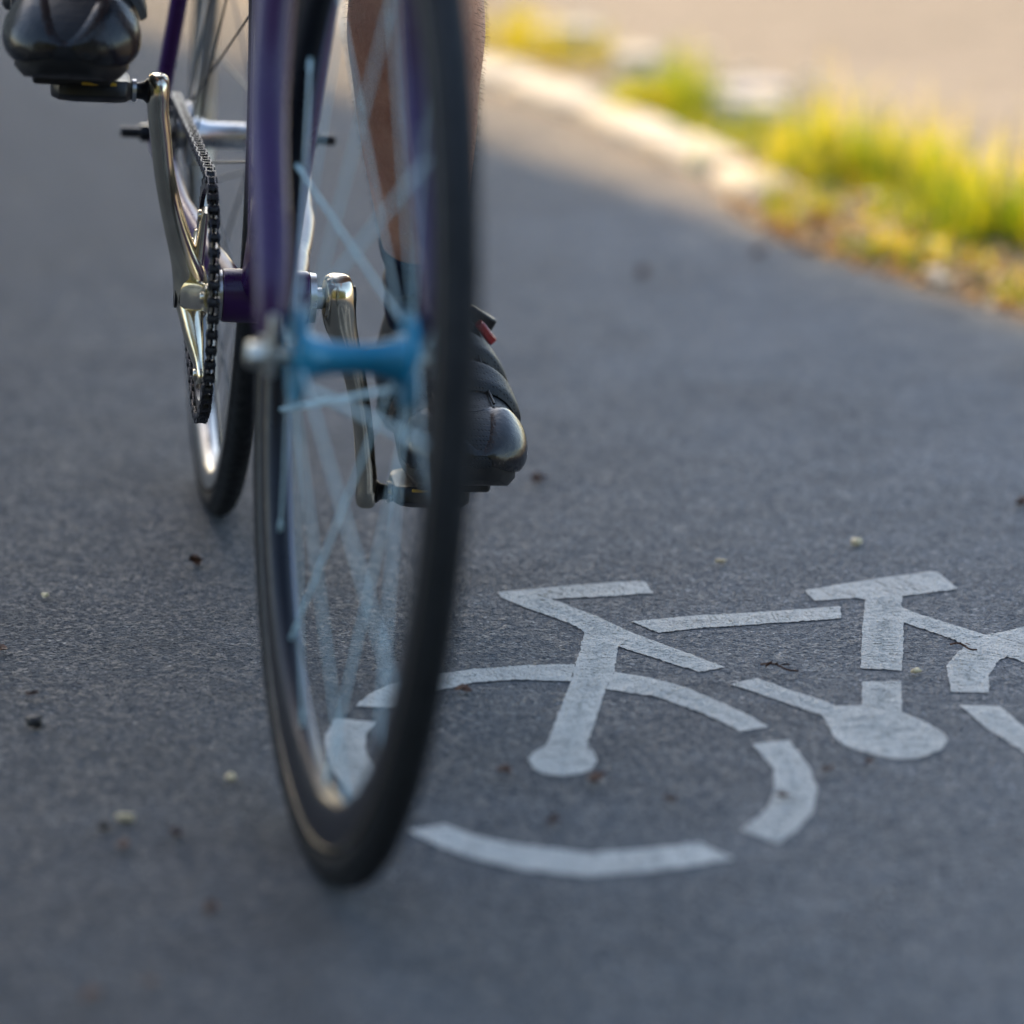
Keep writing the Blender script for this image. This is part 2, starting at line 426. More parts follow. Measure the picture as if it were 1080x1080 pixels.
# --- painted bicycle symbol, each stencil piece a thin sheet of paint
SYM = {
 'handlebar_fork': [(-0.0125, 3.0347), (0.0472, 3.0558), (0.1027, 3.071), (0.1113, 3.068), (0.1156, 3.0317), (0.0802, 3.0228), (0.0318, 3.0139), (0.0658, 2.9645), (0.0976, 2.9083), (0.1639, 2.8145), (0.1429, 2.8016), (0.0832, 2.8728), (0.0783, 2.8016), (0.0707, 2.7559), (0.0533, 2.611), (0.0582, 2.5998), (0.0605, 2.5797), (0.056, 2.5578), (0.0465, 2.547), (0.0351, 2.5438), (0.0232, 2.547), (0.0147, 2.56), (0.0114, 2.582), (0.0156, 2.5998), (0.0245, 2.6133), (0.0446, 2.7761), (0.0489, 2.8223), (0.0579, 2.9138), (0.0455, 2.9418), (0.0146, 2.9818), (-0.0093, 3.0198)],
 'arc_tl': [(-0.1164, 2.7116), (-0.1054, 2.746), (-0.0925, 2.7685), (-0.0757, 2.7837), (-0.0543, 2.7965), (-0.0291, 2.8093), (0.0109, 2.8197), (0.0489, 2.8223), (0.0446, 2.7761), (0.0029, 2.7811), (-0.0287, 2.7735), (-0.0535, 2.7534), (-0.0708, 2.7312), (-0.085, 2.7068)],
 'arc_tr': [(0.0783, 2.8016), (0.1046, 2.7862), (0.1302, 2.7609), (0.1573, 2.7189), (0.1744, 2.6876), (0.1872, 2.6593), (0.1652, 2.6476), (0.1565, 2.6663), (0.1405, 2.6933), (0.1083, 2.7361), (0.0707, 2.7559)],
 'arc_l': [(-0.1302, 2.6817), (-0.1002, 2.671), (-0.1057, 2.6407), (-0.105, 2.6043), (-0.0961, 2.5535), (-0.0866, 2.515), (-0.0751, 2.4776), (-0.0962, 2.4532), (-0.1109, 2.4983), (-0.1233, 2.5427), (-0.132, 2.5875), (-0.1356, 2.6338)],
 'arc_r': [(0.1723, 2.6178), (0.1995, 2.6269), (0.2099, 2.5578), (0.2105, 2.5045), (0.204, 2.4633), (0.1918, 2.4273), (0.1758, 2.398), (0.1537, 2.4273), (0.1667, 2.4532), (0.1745, 2.4735), (0.1816, 2.5129), (0.1836, 2.5622)],
 'arc_b': [(-0.0695, 2.4253), (-0.0449, 2.4372), (-0.0253, 2.4145), (0.0097, 2.3922), (0.0511, 2.3789), (0.0906, 2.3865), (0.1237, 2.3988), (0.1452, 2.3675), (0.1172, 2.3525), (0.0891, 2.3432), (0.0502, 2.3322), (0.0095, 2.3441), (-0.0248, 2.3675), (-0.0502, 2.3942)],
 'toptube': [(0.095, 2.946), (0.1537, 2.9645), (0.1993, 2.9731), (0.2673, 2.9905), (0.2642, 2.9539), (0.1511, 2.9258), (0.1162, 2.9124)],
 'saddle': [(0.2412, 3.0407), (0.2966, 3.0741), (0.3511, 3.1028), (0.3574, 3.1019), (0.369, 3.0446), (0.3206, 3.0228), (0.3161, 2.9905), (0.3223, 2.976), (0.3489, 2.939), (0.3752, 2.9055), (0.4082, 2.9286), (0.4399, 2.939), (0.4686, 2.9277), (0.4981, 2.9), (0.4792, 2.8513), (0.4525, 2.8701), (0.421, 2.8567), (0.395, 2.8276), (0.3846, 2.8434), (0.3759, 2.8328), (0.3636, 2.7913), (0.3582, 2.7467), (0.3299, 2.7485), (0.3339, 2.8171), (0.3471, 2.8567), (0.3567, 2.8755), (0.336, 2.911), (0.3135, 2.9418), (0.3062, 2.8701), (0.2984, 2.8049), (0.2676, 2.8119), (0.2801, 2.9333), (0.2892, 3.0119), (0.2821, 3.0169), (0.248, 3.008)],
 'ring': [(0.165, 2.7692), (0.1861, 2.7844), (0.2364, 2.7197), (0.2404, 2.7116), (0.2598, 2.7141), (0.2654, 2.7761), (0.2956, 2.7761), (0.2876, 2.6955), (0.3009, 2.6757), (0.3129, 2.6453), (0.3142, 2.6269), (0.3068, 2.6027), (0.2869, 2.5826), (0.2723, 2.582), (0.2606, 2.5886), (0.238, 2.614), (0.232, 2.6407), (0.2289, 2.6876)],
 'rear': [(0.3322, 2.7141), (0.3623, 2.7116), (0.3732, 2.66), (0.3906, 2.611), (0.4155, 2.5731), (0.4478, 2.5448), (0.4297, 2.4941), (0.3955, 2.5277), (0.3654, 2.5998), (0.3452, 2.657)],
}
def piece(mb, poly):
    # densify and fray the outline a little
    out = []
    n = len(poly)
    for i in range(n):
        a, b = Vector(poly[i]), Vector(poly[(i + 1) % n]); L = (b - a).length; k = max(1, int(L / .004))
        nrm = Vector((-(b - a).y, (b - a).x)).normalized()
        for j in range(k):
            p = a + (b - a) * (j / k)
            f = noise.noise(Vector((p.x * 160, p.y * 160, 3))) * .0013 + noise.noise(Vector((p.x * 45, p.y * 45, 9))) * .0006
            out.append(p + nrm * f)
    vs = [(p.x, p.y, .0009) for p in out]
    mb.add(vs, [tuple(range(len(vs)))])
sy = MB()
for k, poly in SYM.items(): piece(sy, poly)
me = bpy.data.meshes.new('bicycle_symbol'); me.from_pydata(sy.v, [], sy.f)
bm = bmesh.new(); bm.from_mesh(me)
for f in bm.faces:
    f.normal_update()
    if f.normal.z < 0: f.normal_flip()
bmesh.ops.triangulate(bm, faces=bm.faces); bm.to_mesh(me); bm.free(); me.materials.append(M['paint'])
symbol = bpy.data.objects.new('bicycle_symbol', me); COL.objects.link(symbol); add_adaptive(symbol)
tag(symbol, 'worn white stencilled bicycle symbol painted on the grey asphalt path', 'road marking')

# --- soil strip beyond the edge of the path
def perp(i, pts):
    a = Vector(pts[max(i - 1, 0)]); b = Vector(pts[min(i + 1, len(pts) - 1)]); d = (b - a).normalized()
    return Vector((-d.y, d.x)) if -d.y > 0 else Vector((d.y, -d.x))
fine = []
for a, b in zip(ED, ED[1:]):
    a, b = Vector(a), Vector(b); k = max(2, int((b - a).length / .05)) if (a.y < 12 and b.y > -2) or a.y < 45 else 2
    k = min(k, 260)
    for j in range(k): fine.append(a + (b - a) * (j / k))
fine.append(Vector(ED[-1]))
mb = MB(); W = 10
for i, p in enumerate(fine):
    q = perp(i, fine); wd = .42 + .12 * noise.noise(Vector((p.y * 1.3, 5, 0)))
    for k in range(W + 1):
        t = k / W; x = p + q * (.014 + t * wd)
        z = -.012 + .022 * math.sin(PI * t) ** .8 + .014 * noise.noise(Vector((x.x * 14, x.y * 14, 0))) - (.03 if k == W else 0)
        mb.add([(x.x, x.y, z)], [])
for i in range(len(fine) - 1):
    for k in range(W):
        a = i * (W + 1) + k; mb.f.append((a, a + 1, a + W + 2, a + W + 1))
tag(mb.build('verge', M['soil'], ang=0), kind='structure')

def along(t, off):      # t metres along EDGE from its far end, off metres to the verge side
    L = 0
    for a, b in zip(EDGE, EDGE[1:]):
        a, b = Vector(a), Vector(b); l = (b - a).length
        if t <= L + l or b == Vector(EDGE[-1]):
            d = (b - a).normalized(); q = Vector((-d.y, d.x));  q = q if q.x > 0 else -q
            return a + d * (t - L) + q * off, d
        L += l

# --- pale kerb stones, irregular blocks
def rock(mb, c, d, rot, seed, amp=.18, n=3, rd=.38):
    bm = bmesh.new(); bmesh.ops.create_cube(bm, size=1); bmesh.ops.subdivide_edges(bm, edges=bm.edges, cuts=n, use_grid_fill=True)
    vs = []
    for v in bm.verts:
        p = v.co.copy(); s = p.normalized() * .62; p = p.lerp(s, rd)
        p *= 1 + amp * noise.noise(p * 2.3 + Vector((seed, seed * 2, 0)))
        p = Vector((p.x * d[0], p.y * d[1], p.z * d[2])); p = Matrix.Rotation(rot, 3, 'Z') @ p
        vs.append(Vector(c) + p)
    bm.verts.index_update()
    mb.add(vs, [[v.index for v in f.verts] for f in bm.faces]); bm.free()
kst = [(-.95, .33), (-.62, .32), (-.30, .31), (.0, .29), (.30, .30), (.64, .32), (.95, .28), (1.22, .22)]
klab = ['far pale kerb stone behind the front tyre and leg, almost out of frame', 'pale kerb stone behind the rider leg in full sun',
        'pale kerb stone just right of the rider leg below the yellow grass', 'long whitish kerb stone between the yellow grass and the small green tuft',
        'cream kerb stone lying in front of the small green tuft', 'bright cream kerb stone between the small green tuft and the big grass clump',
        'short kerb stone half buried in dry leaves', 'smallest kerb stone, nearest to the big grass clump']
for i, ((t, l), lb) in enumerate(list(zip(kst, klab))):
    p, d = along(t, .035); mb = MB(); rock(mb, (p.x, p.y, .002), (l * 1.0, .088, .034), math.atan2(d.y, d.x), i * 3.7, .12)
    tag(mb.build('kerb_stone', M['kerbstone'], ang=50), lb, 'kerb stone', 'pale kerb stones along the path edge')
back = [(.10, 6.62, .13, 'pale stone lying behind the yellow grass tuft'), (.21, 6.35, .10, 'white stone on the gravel behind the row of kerb stones'),
        (.35, 5.75, .10, 'rounded pale stone between the two green grass clumps'), (.48, 4.98, .05, 'small round stone at the foot of the big grass clump'),
        (.42, 5.30, .06, 'pale stone at the left side of the big grass clump')]
for i, (x, y, s, lb) in enumerate(back):
    mb = MB(); rock(mb, (x, y, s * .12), (s, s * .7, s * .5), i * 1.3, i * 2.1 + 9, .3)
    tag(mb.build('stone', M['kerbstone'], ang=50), lb, 'stone', 'loose stones in the verge')
mb = MB(); rock(mb, (.37, 6.12, .004), (.15, .10, .016), .25, 4.2, .1)
tag(mb.build('flat_stone', M['palebit2'], ang=50), 'flat white slab lying on the gravel behind the grass', 'stone')

# --- grass
def blade(mb, base, h, w, lean, az, tone, seg=5):
    side = Vector((math.cos(az + PI / 2), math.sin(az + PI / 2), 0)); dirv = Vector((math.cos(az), math.sin(az), 0))
    vs = []
    for s in range(seg + 1):
        t = s / seg
        c = Vector(base) + dirv * (lean * h * t * t) + Vector((0, 0, h * (t - .35 * lean * t * t)))
        ww = w * (1 - t) ** .7 * .5 + .0001
        vs += [c - side * ww, c + side * ww]
    mb.add(vs, [(2 * i, 2 * i + 1, 2 * i + 3, 2 * i + 2) for i in range(seg)], tone)
def tuft(name, cx, cy, rx, ry, rot, n, hmin, hmax, mat, lb, cat='grass tuft', grp='grass tufts along the path edge', tone=(.2, .8), w=.005):
    mb = MB()
    for i in range(n):
        rr = math.sqrt(random.random()); a = random.random() * 2 * PI
        x, y = rr * math.cos(a) * rx, rr * math.sin(a) * ry
        X = cx + x * math.cos(rot) - y * math.sin(rot); Y = cy + x * math.sin(rot) + y * math.cos(rot)
        nz = noise.noise(Vector((X * 13, Y * 13, 2)))
        if nz < -.10 and i % 6: continue
        h = .72 * random.uniform(hmin, hmax) * (1.15 - .5 * rr) * max(.22, 1 + 2.0 * nz)
        blade(mb, (X, Y, -.008), h, random.uniform(.6, 1.4) * w, random.uniform(.05, .95), random.random() * 2 * PI,
              min(1, max(0, random.uniform(*tone) + .3 * noise.noise(Vector((X * 9, Y * 9, 0))))))
    o = mb.build(name, M[mat], smooth=False); tag(o, lb, cat, grp); return o
DIR = math.atan2(-.9, .44)
tuft('grass_tuft', .04, 6.60, .26, .08, DIR, 900, .04, .12, 'yellow_grass', 'yellow sunlit grass tuft at the far end of the kerb stones beside the rider leg', tone=(.2, .9))
tuft('grass_tuft', .235, 5.86, .16, .08, DIR, 900, .04, .115, 'grass', 'small bright green tuft growing between the pale kerb stones')
tuft('grass_tuft', .345, 5.56, .20, .08, DIR, 700, .03, .085, 'grass', 'low green patch filling the gap between the small tuft and the broad clump')
tuft('grass_tuft', .455, 5.17, .22, .10, DIR, 1100, .04, .15, 'grass', 'broad sunlit yellow green clump in the middle of the verge', tone=(.15, .95))
tuft('grass_tuft', .600, 4.76, .22, .10, DIR, 1100, .04, .15, 'grass', 'tallest and nearest green grass clump at the right of the photo', tone=(.0, .8))
tuft('dry_stalks', .68, 5.02, .24, .10, DIR, 260, .08, .20, 'yellow_grass', 'tall thin straw coloured stalks standing behind the nearest grass clump', 'dry grass', 'straw stalks', tone=(.6, 1.), w=.003)
tuft('dry_stalks', .50, 5.45, .20, .08, DIR, 150, .07, .16, 'yellow_grass', 'loose straw coloured stalks rising from the middle grass clump', 'dry grass', 'straw stalks', tone=(.6, 1.), w=.003)
mb = MB()
for i in range(1500):
    t = random.uniform(-1.2, 3.4); p, d = along(t, random.uniform(.03, .40))
    blade(mb, (p.x, p.y, -.01), random.uniform(.012, .045), .004, random.random(), random.random() * 6.28, random.uniform(.3, 1))
for i in range(420):
    t = random.uniform(1.0, 3.0); p, d = along(t, abs(random.gauss(.04, .07)))
    if noise.noise(Vector((p.x * 11, p.y * 11, 7))) < .02: continue
    for j in range(9): blade(mb, (p.x + random.gauss(0, .008), p.y + random.gauss(0, .008), -.01), random.uniform(.02, .06), .005, random.random(), random.random() * 6.28, random.uniform(.1, .9))
tag(mb.build('short_grass', M['grass'], smooth=False), 'thin short grass scattered over the soil strip beyond the kerb stones', 'grass', kind='stuff')
# --- dry leaf litter along the edge
mb = MB()
def crumple(mb, c, s, tone, flat=.5):
    a = random.random() * 6.28; vs = []
    pts = [(-1, 0), (-.4, .45), (.3, .5), (1, 0), (.3, -.5), (-.4, -.4), (0, 0)]
    cu = random.uniform(-.5, .7)
    q = Matrix.Rotation(a, 3, 'Z') @ Matrix.Rotation(random.uniform(-flat, flat), 3, 'X') @ Matrix.Rotation(random.uniform(-flat, flat), 3, 'Y')
    for x, y in pts:
        z = cu * (x * x + y * y) * .4 + random.uniform(-.08, .08); vs.append(Vector(c) + q @ Vector((x * s, y * s, z * s)))
    mb.add(vs, [(6, i, (i + 1) % 6) for i in range(6)], tone)
for i in range(2600):
    t = random.uniform(1.05, 3.3); off = abs(random.gauss(.02, .075)) - (.04 if t > 1.3 else 0)
    p, d = along(t, off); z = .004 if off < .01 else .006 + random.random() * .015
    crumple(mb, (p.x, p.y, z), random.uniform(.003, .012), random.random(), .8)
tag(mb.build('leaf_litter', M['litter'], smooth=False), 'dry brown leaf litter and crumbs heaped along the ragged path edge', 'leaf litter', kind='stuff')
mb = MB()
for i in range(800):
    t = random.uniform(-.8, 3.4); p, d = along(t, random.uniform(-.03, .5)); s = random.choice((.004, .006, .009, .012, .018, .026))
    rock(mb, (p.x, p.y, s * .2), (s, s * .8, s * .6), random.random() * 3, i, .3, 1)
tag(mb.build('gravel', M['kerbstone']), 'small loose gravel scattered in the verge', 'gravel', kind='stuff')

# --- crumbs lying on the asphalt, one by one
BITS = [
 ('pale', -0.2598, 2.4412, 0.006, 'pale straw coloured chip lying on the asphalt left of the front tyre'),
 ('leaf', -0.257, 2.3808, 0.006, 'dark brown leaf scrap just below the pale chip left of the front tyre'),
 ('dark', -0.2726, 2.4234, 0.005, 'small black crumb just left of the pale chip'),
 ('dark', -0.348, 2.657, 0.007, 'largest black pebble near the left edge of the photo'),
 ('leaf', -0.3574, 2.7287, 0.006, 'brown leaf scrap above the black pebble at the left edge'),
 ('leaf', -0.3959, 2.8513, 0.006, 'orange leaf scrap cut by the left edge of the photo'),
 ('leaf', -0.2237, 2.4077, 0.005, 'orange brown scrap between the pale chip and the front tyre'),
 ('leaf', -0.1903, 2.2609, 0.006, 'brown scrap lying lower left of the bottom of the front tyre'),
 ('leaf', -0.2493, 2.1127, 0.006, 'brown scrap closest to the bottom left corner'),
 ('leaf', -0.2137, 2.1328, 0.005, 'brown scrap near the bottom edge, right of the corner one'),
 ('leaf', -0.2661, 3.1175, 0.008, 'brown leaf scrap on the asphalt below the rear tyre'),
 ('pale', -0.1959, 2.5298, 0.005, 'tiny yellowish chip close to the left side of the front tyre'),
 ('leaf', -0.037, 2.7435, 0.006, 'reddish leaf scrap just under the painted arc beside the front tyre'),
 ('leaf', -0.006, 2.5427, 0.006, 'brown leaf scrap left of the painted hub dot'),
 ('leaf', 0.0573, 2.5235, 0.007, 'brown leaf scrap just below the painted hub dot'),
 ('leaf', 0.1081, 2.4776, 0.005, 'small brown scrap inside the painted front wheel, toward its right side'),
 ('leaf', 0.0286, 2.4313, 0.006, 'pale brown scrap above the bottom painted arc'),
 ('leaf', 0.1837, 2.4858, 0.005, 'dark red scrap lying on the right painted arc'),
 ('leaf', 0.2209, 2.5448, 0.006, 'brown scrap just right of the right painted arc'),
 ('leaf', 0.2503, 2.5622, 0.005, 'small dark scrap below the painted chainring'),
 ('pale', 0.2972, 3.1882, 0.006, 'single cream pebble on the asphalt above the painted saddle'),
 ('twig', 0.2037, 2.7888, 0.014, 'brown twig with shrivelled leaf beside the painted chain stay'),
 ('twig', 0.3503, 2.846, 0.01, 'short brown twig lying on the painted rear wheel'),
 ('leaf', 0.4569, 3.3283, 0.009, 'brown leaf scrap near the right edge of the photo'),
 ('leaf', 0.0227, 3.4195, 0.009, 'dull brown scrap on the asphalt right of the left shoe'),
 ('leaf', 0.158, 4.4728, 0.012, 'blurred dark scrap on the shaded asphalt below the kerb'),
 ('leaf', 0.3015, 4.601, 0.012, 'blurred brown scrap on the shaded asphalt near the leaf litter'),
 ('pale', -0.3821, 3.0139, 0.004, 'tiny white chip on the asphalt at the far left'),
 ('pale', 0.1767, 3.1238, 0.004, 'tiny white chip above the painted top tube'),
 ('pale', 0.3082, 2.7939, 0.004, 'tiny white chip between painted seat tube and rear wheel'),
]
for i, (kind, x, y, s, lb) in enumerate(BITS):
    mb = MB()
    if kind == 'leaf':
        for j in range(3): crumple(mb, (x + random.gauss(0, s * .25), y + random.gauss(0, s * .25), .004 + s * .25), s, random.random(), .6)
        o = mb.build('leaf_scrap', M['leafbit'], smooth=False, solid=.0004); tag(o, lb, 'leaf scrap', 'leaf scraps on the asphalt')
    elif kind == 'pale':
        rock(mb, (x, y, .003 + s * .2), (s * 1.9, s * 1.1, s * .7), i, i * 1.7, .6, 3, .8)
        o = mb.build('pebble', M['palebit'], ang=60); tag(o, lb, 'pebble', 'pebbles on the asphalt')
    elif kind == 'dark':
        rock(mb, (x, y, .003 + s * .3), (s * 1.5, s * 1.2, s), i, i * 1.7, .6, 3, .8)
        o = mb.build('pebble', M['darkbit'], ang=60); tag(o, lb, 'pebble', 'pebbles on the asphalt')
    elif kind == 'twig':
        r3 = lambda a: random.uniform(-a, a)
        pts = [Vector((x - s, y + s * .5, .008)), Vector((x - s * .3, y + .002, .010)), Vector((x + s * .4, y - .004, .007)), Vector((x + s, y - s * .25, .006))]
        tube(mb, smoothpath([tuple(p) for p in pts], 8), .0008, 5)
        for q in (-.6, -.2, .3): crumple(mb, (x + q * s, y + s * .2 * -q, .010), s * .3, .5, .9)
        o = mb.build('twig', M['leafbit'], smooth=False); tag(o, lb, 'twig', 'twigs on the painted symbol')

# ------------------------------------------------------------------ bicycle frame of reference
PSI, LEAN, STEER = R(8.55), R(-3.5), R(3.7)
WB, WR = .985, .336
STEER_SIGN = 1
Fv = Vector((math.sin(PSI), -math.cos(PSI), 0)); Rt = Vector((-math.cos(PSI), -math.sin(PSI), 0))
U2 = (Vector((0, 0, 1)) * math.cos(LEAN) + Rt * math.sin(LEAN)).normalized()
R2 = (Rt * math.cos(LEAN) - Vector((0, 0, 1)) * math.sin(LEAN)).normalized()
O = Vector((-.1245, 2.374, -.0030)) - Fv * WB
L2 = -R2                                     # rider's left = local +Y
BM = Matrix(((Fv.x, L2.x, U2.x, O.x), (Fv.y, L2.y, U2.y, O.y), (Fv.z, L2.z, U2.z, O.z), (0, 0, 0, 1)))

bike = empty('bicycle', mat=BM)
tag(bike, 'purple road bicycle with silver cranks and a bright blue front hub beside the painted symbol', 'bicycle')
BB = Vector((.408, 0, .268)); CS = BB.x
HA = R(73)
hub_f = Vector((WB, 0, WR)); hub_r = Vector((0, 0, WR))
sdir = Vector((-math.cos(HA), 0, math.sin(HA)))            # steering axis, up and back
sperp = Vector((math.sin(HA), 0, math.cos(HA)))            # forward of the axis
A0 = hub_f - sperp * .045
crown = A0 + sdir * (.375); ht_lo = crown + sdir * .015; ht_hi = ht_lo + sdir * .14
st_dir = Vector((-math.cos(R(73.5)), 0, math.sin(R(73.5))))
st_top = BB + st_dir * .53; saddle_c = BB + st_dir * .69

mb = MB()
dt_top = ht_lo + sdir * .025; tt_f = ht_hi - sdir * .025; tt_r = st_top - st_dir * .03
tube(mb, [BB, dt_top], .0205, 28); tube(mb, [BB, st_top], .0145, 24)
tube(mb, [tt_r, tt_f], .0135, 24); tube(mb, [ht_lo, ht_hi], .0182, 28)
tube(mb, [ht_lo - sdir * .0, ht_lo + sdir * .01], .0205, 28); tube(mb, [ht_hi - sdir * .01, ht_hi], .0205, 28)
lathe(mb, [(-.034, .0165), (-.034, .0205), (-.031, .0212), (.031, .0212), (.034, .0205), (.034, .0165)], BB, 40)
# lugs
tube(mb, [BB + (dt_top - BB).normalized() * .01, BB + (dt_top - BB).normalized() * .045], [.019, .0168], 28)
tube(mb, [BB + st_dir * .01, BB + st_dir * .04], [.018, .0155], 28)
for s in (-1, 1):
    tube(mb, smoothpath([(BB.x - .012, s * .020, BB.z), (BB.x - .10, s * .034, BB.z + .012), (.20, s * .049, .298), (.02, s * .062, WR - .003)], 14), [.0115] * 5 + [.010] * 5 + [.007] * 5, 18)
    tube(mb, smoothpath([(st_top.x, s * .014, st_top.z - .02), (.16, s * .040, .60), (.015, s * .063, WR + .02)], 12), .0075, 16)
    box(mb, (.012, s * .0655, WR), (.05, .005, .034))
    box(mb, (-.018, s * .0655, WR - .004), (.03, .005, .022))
mb.build('frame', M['purple'], bike, bevel=.0008)

# --- wheels
def wheel(name, parent, mat4, front):
    w = empty(name, parent); w.matrix_local = mat4
    tread_r = WR
    # tyre: outer carcass, the crown of the tread worn paler
    c0 = WR - .0125; prof = []
    for k in range(17):
        a = -PI * .72 + 2 * PI * .72 * k / 16
        prof.append((math.sin(a) * .0122, c0 + math.cos(a) * .0125))
    lathe(MB_t := MB(), prof, n=160); t = MB_t.build('tyre', M['tyre'], w, ang=0)
    tp = []
    for k in range(9):
        a = -PI * .30 + 2 * PI * .30 * k / 8
        tp.append((math.sin(a) * .01225, c0 + math.cos(a) * .0129))
    MBt = MB(); lathe(MBt, tp, n=160); MBt.build('tread', M['tread'], w, ang=0)
    if front:
        prof = [(-.0096, .3125), (-.0100, .3125), (-.0102, .3010), (-.0104, .2995), (-.0100, .2900), (-.0075, .2845), (-.003, .2818), (0, .2813), (.003, .2818), (.0075, .2845), (.0100, .2900), (.0104, .2995), (.0102, .3010), (.0100, .3125), (.0096, .3125), (.006, .306), (-.006, .306)]
        m = MB(); lathe(m, prof, n=160, closed=True); m.build('rim', M['blackrim'], w, ang=40)
        for s in (-1, 1):
            m = MB(); lathe(m, [(s * .0101, .3124), (s * .0106, .3122), (s * .0106, .3108), (s * .0102, .3106)], n=160); m.build('brake_track', M['braketrack'], w, ang=40)
        m = MB(); lathe(m, [(.0062, .2834), (.0075, .2842), (.0088, .2868), (.0095, .2888)], n=160); m.build('rim_reflection', M['rimglint'], w, ang=0)  # blue strip paints a sky reflection onto the rim's left edge
    else:
        prof = [(-.0098, .3125), (-.0105, .3120), (-.0105, .3020), (-.0095, .2985), (-.006, .2955), (0, .2945), (.006, .2955), (.0095, .2985), (.0105, .3020), (.0105, .3120), (.0098, .3125), (.006, .306), (-.006, .306)]
        m = MB(); lathe(m, prof, n=160, closed=True); m.build('rim', M['silverrim'], w, ang=40)
    fl = .036 if front else .034; fr = .026 if front else .020; rimr = .2825 if front else .296
    if front:
        prof = [(-.0405, .006), (-.0405, .0095), (-.0385, .011), (-.0380, .0310), (-.0335, .0310), (-.0320, .0190), (-.026, .0140), (-.015, .0108), (0, .0098), (.015, .0108), (.026, .0140), (.0320, .0190), (.0335, .0310), (.0380, .0310), (.0385, .011), (.0405, .0095), (.0405, .006)]
        hubm, spm = M['bluehub'], M['bluespoke']
    else:
        prof = [(-.052, .006), (-.050, .013), (-.040, .014), (-.0375, .029), (-.0335, .029), (-.031, .016), (-.018, .0115), (.018, .0115), (.031, .016), (.0335, .029), (.0375, .029), (.040, .014), (.050, .013), (.052, .006)]
        hubm, spm = M['alloy'], M['steelspoke']; fr = .026
    m = MB(); lathe(m, prof, n=48); m.build('hub', hubm, w, ang=35)
    m = MB(); e = .066 if front else .078
    lathe(m, [(-e, .0), (-e, .0045), (e, .0045), (e, 0)], n=20); m.build('axle', M['steelnut'] if front else M['nutblack'], w)
    n = 20 if front else 28
    for i in range(n):
        side = 1 if i % 2 else -1; pair = i // 2; tw = 1 if pair % 2 else -1
        th = 2 * PI * i / n + (R(5) if front else .02)
        hth = th + tw * (R(34) if front else R(70))
        p0 = Vector((math.cos(hth) * fr, side * (fl + tw * .0012), math.sin(hth) * fr)); p1 = Vector((math.cos(th) * rimr, side * .001, math.sin(th) * rimr))
        m = MB(); d = (p1 - p0).normalized(); tang = d.cross(Vector((0, 1, 0))).normalized()
        if front:
            tube(m, [p0, p0 + d * .02, p0 + d * .05, p1 - d * .045, p1 - d * .014, p1 - d * .0135, p1 + d * .003], [.0014, .0017, .0020, .0020, .0018, .0017, .0017], 8, up=tang, ry=[.0011, .0009, .0008, .0008, .0009, .0016, .0016])
        else:
            tube(m, [p0, p1 - d * .0125, p1 - d * .012, p1 + d * .003], [.00105, .00105, .002, .002], 8)
        m.build('spoke', spm, w)
    m = MB(); th = PI * .5; d = Vector((math.cos(th), 0, math.sin(th))); tube(m, [d * .29, d * .245], [.003, .0025], 10); m.build('valve', M['alloy'], w)
    return w
Sm = Matrix.Translation(A0) @ Matrix.Rotation(STEER_SIGN * STEER, 4, sdir) @ Matrix.Translation(-A0)
wheel('front_wheel', bike, Sm @ Matrix.Translation(hub_f) @ Matrix.Rotation(R(4), 4, 'Y'), True)
wheel('rear_wheel', bike, Matrix.Translation(hub_r) @ Matrix.Rotation(R(-3), 4, 'Y'), False)

# --- fork (turned with the front wheel)
mb = MB(); hubl = hub_f
for s in (-1, 1):
    ctrl = [(tuple(hub_f + Vector((.0, s * .0535, .012)))), tuple(hub_f + Vector((-.018, s * .053, .06))), tuple(A0 + sdir * .17 + Vector((.0, s * .050, 0))), tuple(A0 + sdir * .30 + Vector((0, s * .042, 0))), tuple(A0 + sdir * .355 + Vector((0, s * .033, 0)))]
    pts = smoothpath(ctrl, 20); rr = [.0068 + .0078 * (i / 20) ** .8 for i in range(21)]; ra = [.0082 + .0062 * (i / 20) ** .45 for i in range(21)]
    tube(mb, pts, rr, 22, up=(1, 0, 0), ry=ra)
tube(mb, [tuple(A0 + sdir * .355 + Vector((0, -.040, 0))), tuple(A0 + sdir * .360 + Vector((0, 0, 0))), tuple(A0 + sdir * .355 + Vector((0, .040, 0)))], .014, 18, up=(1, 0, 0))
tube(mb, [A0 + sdir * .355, ht_lo], .014, 20)
fork = mb.build('fork', M['purple'], bike, bevel=0); fork.matrix_local = Sm
for s in (-1, 1):
    mb = MB(); y = s * .0535
    box(mb, hub_f + Vector((-.001, y, .008)), (.022, .005, .040)); tube(mb, [hub_f + Vector((0, y, .010)), hub_f + Vector((-.009, y, .038))], [.0072, .0074], 14)
    mb.build('fork_tip', M['alloy'], fork, bevel=.001)
    mb = MB(); lathe(mb, [(s * .0562, .0), (s * .0562, .0085), (s * .0575, .0088), (s * .0665, .0088), (s * .068, .0078), (s * .068, .0)], hub_f, 6)
    lathe(mb, [(s * .0560, .005), (s * .0560, .0105), (s * .0574, .0105), (s * .0574, .005)], hub_f, 28)
    mb.build('axle_nut', M['steelnut'], fork, bevel=.0008)
# rear axle ends
for s in (-1, 1):
    mb = MB(); lathe(mb, [(s * .0685, .0), (s * .0685, .0085), (s * .078, .0085), (s * .078, .0)], hub_r, 6)
    lathe(mb, [(s * .078, .0048), (s * .095, .0048), (s * .095, 0)], hub_r, 18)
    mb.build('axle_nut', M['nutblack'], bike, bevel=.0006)

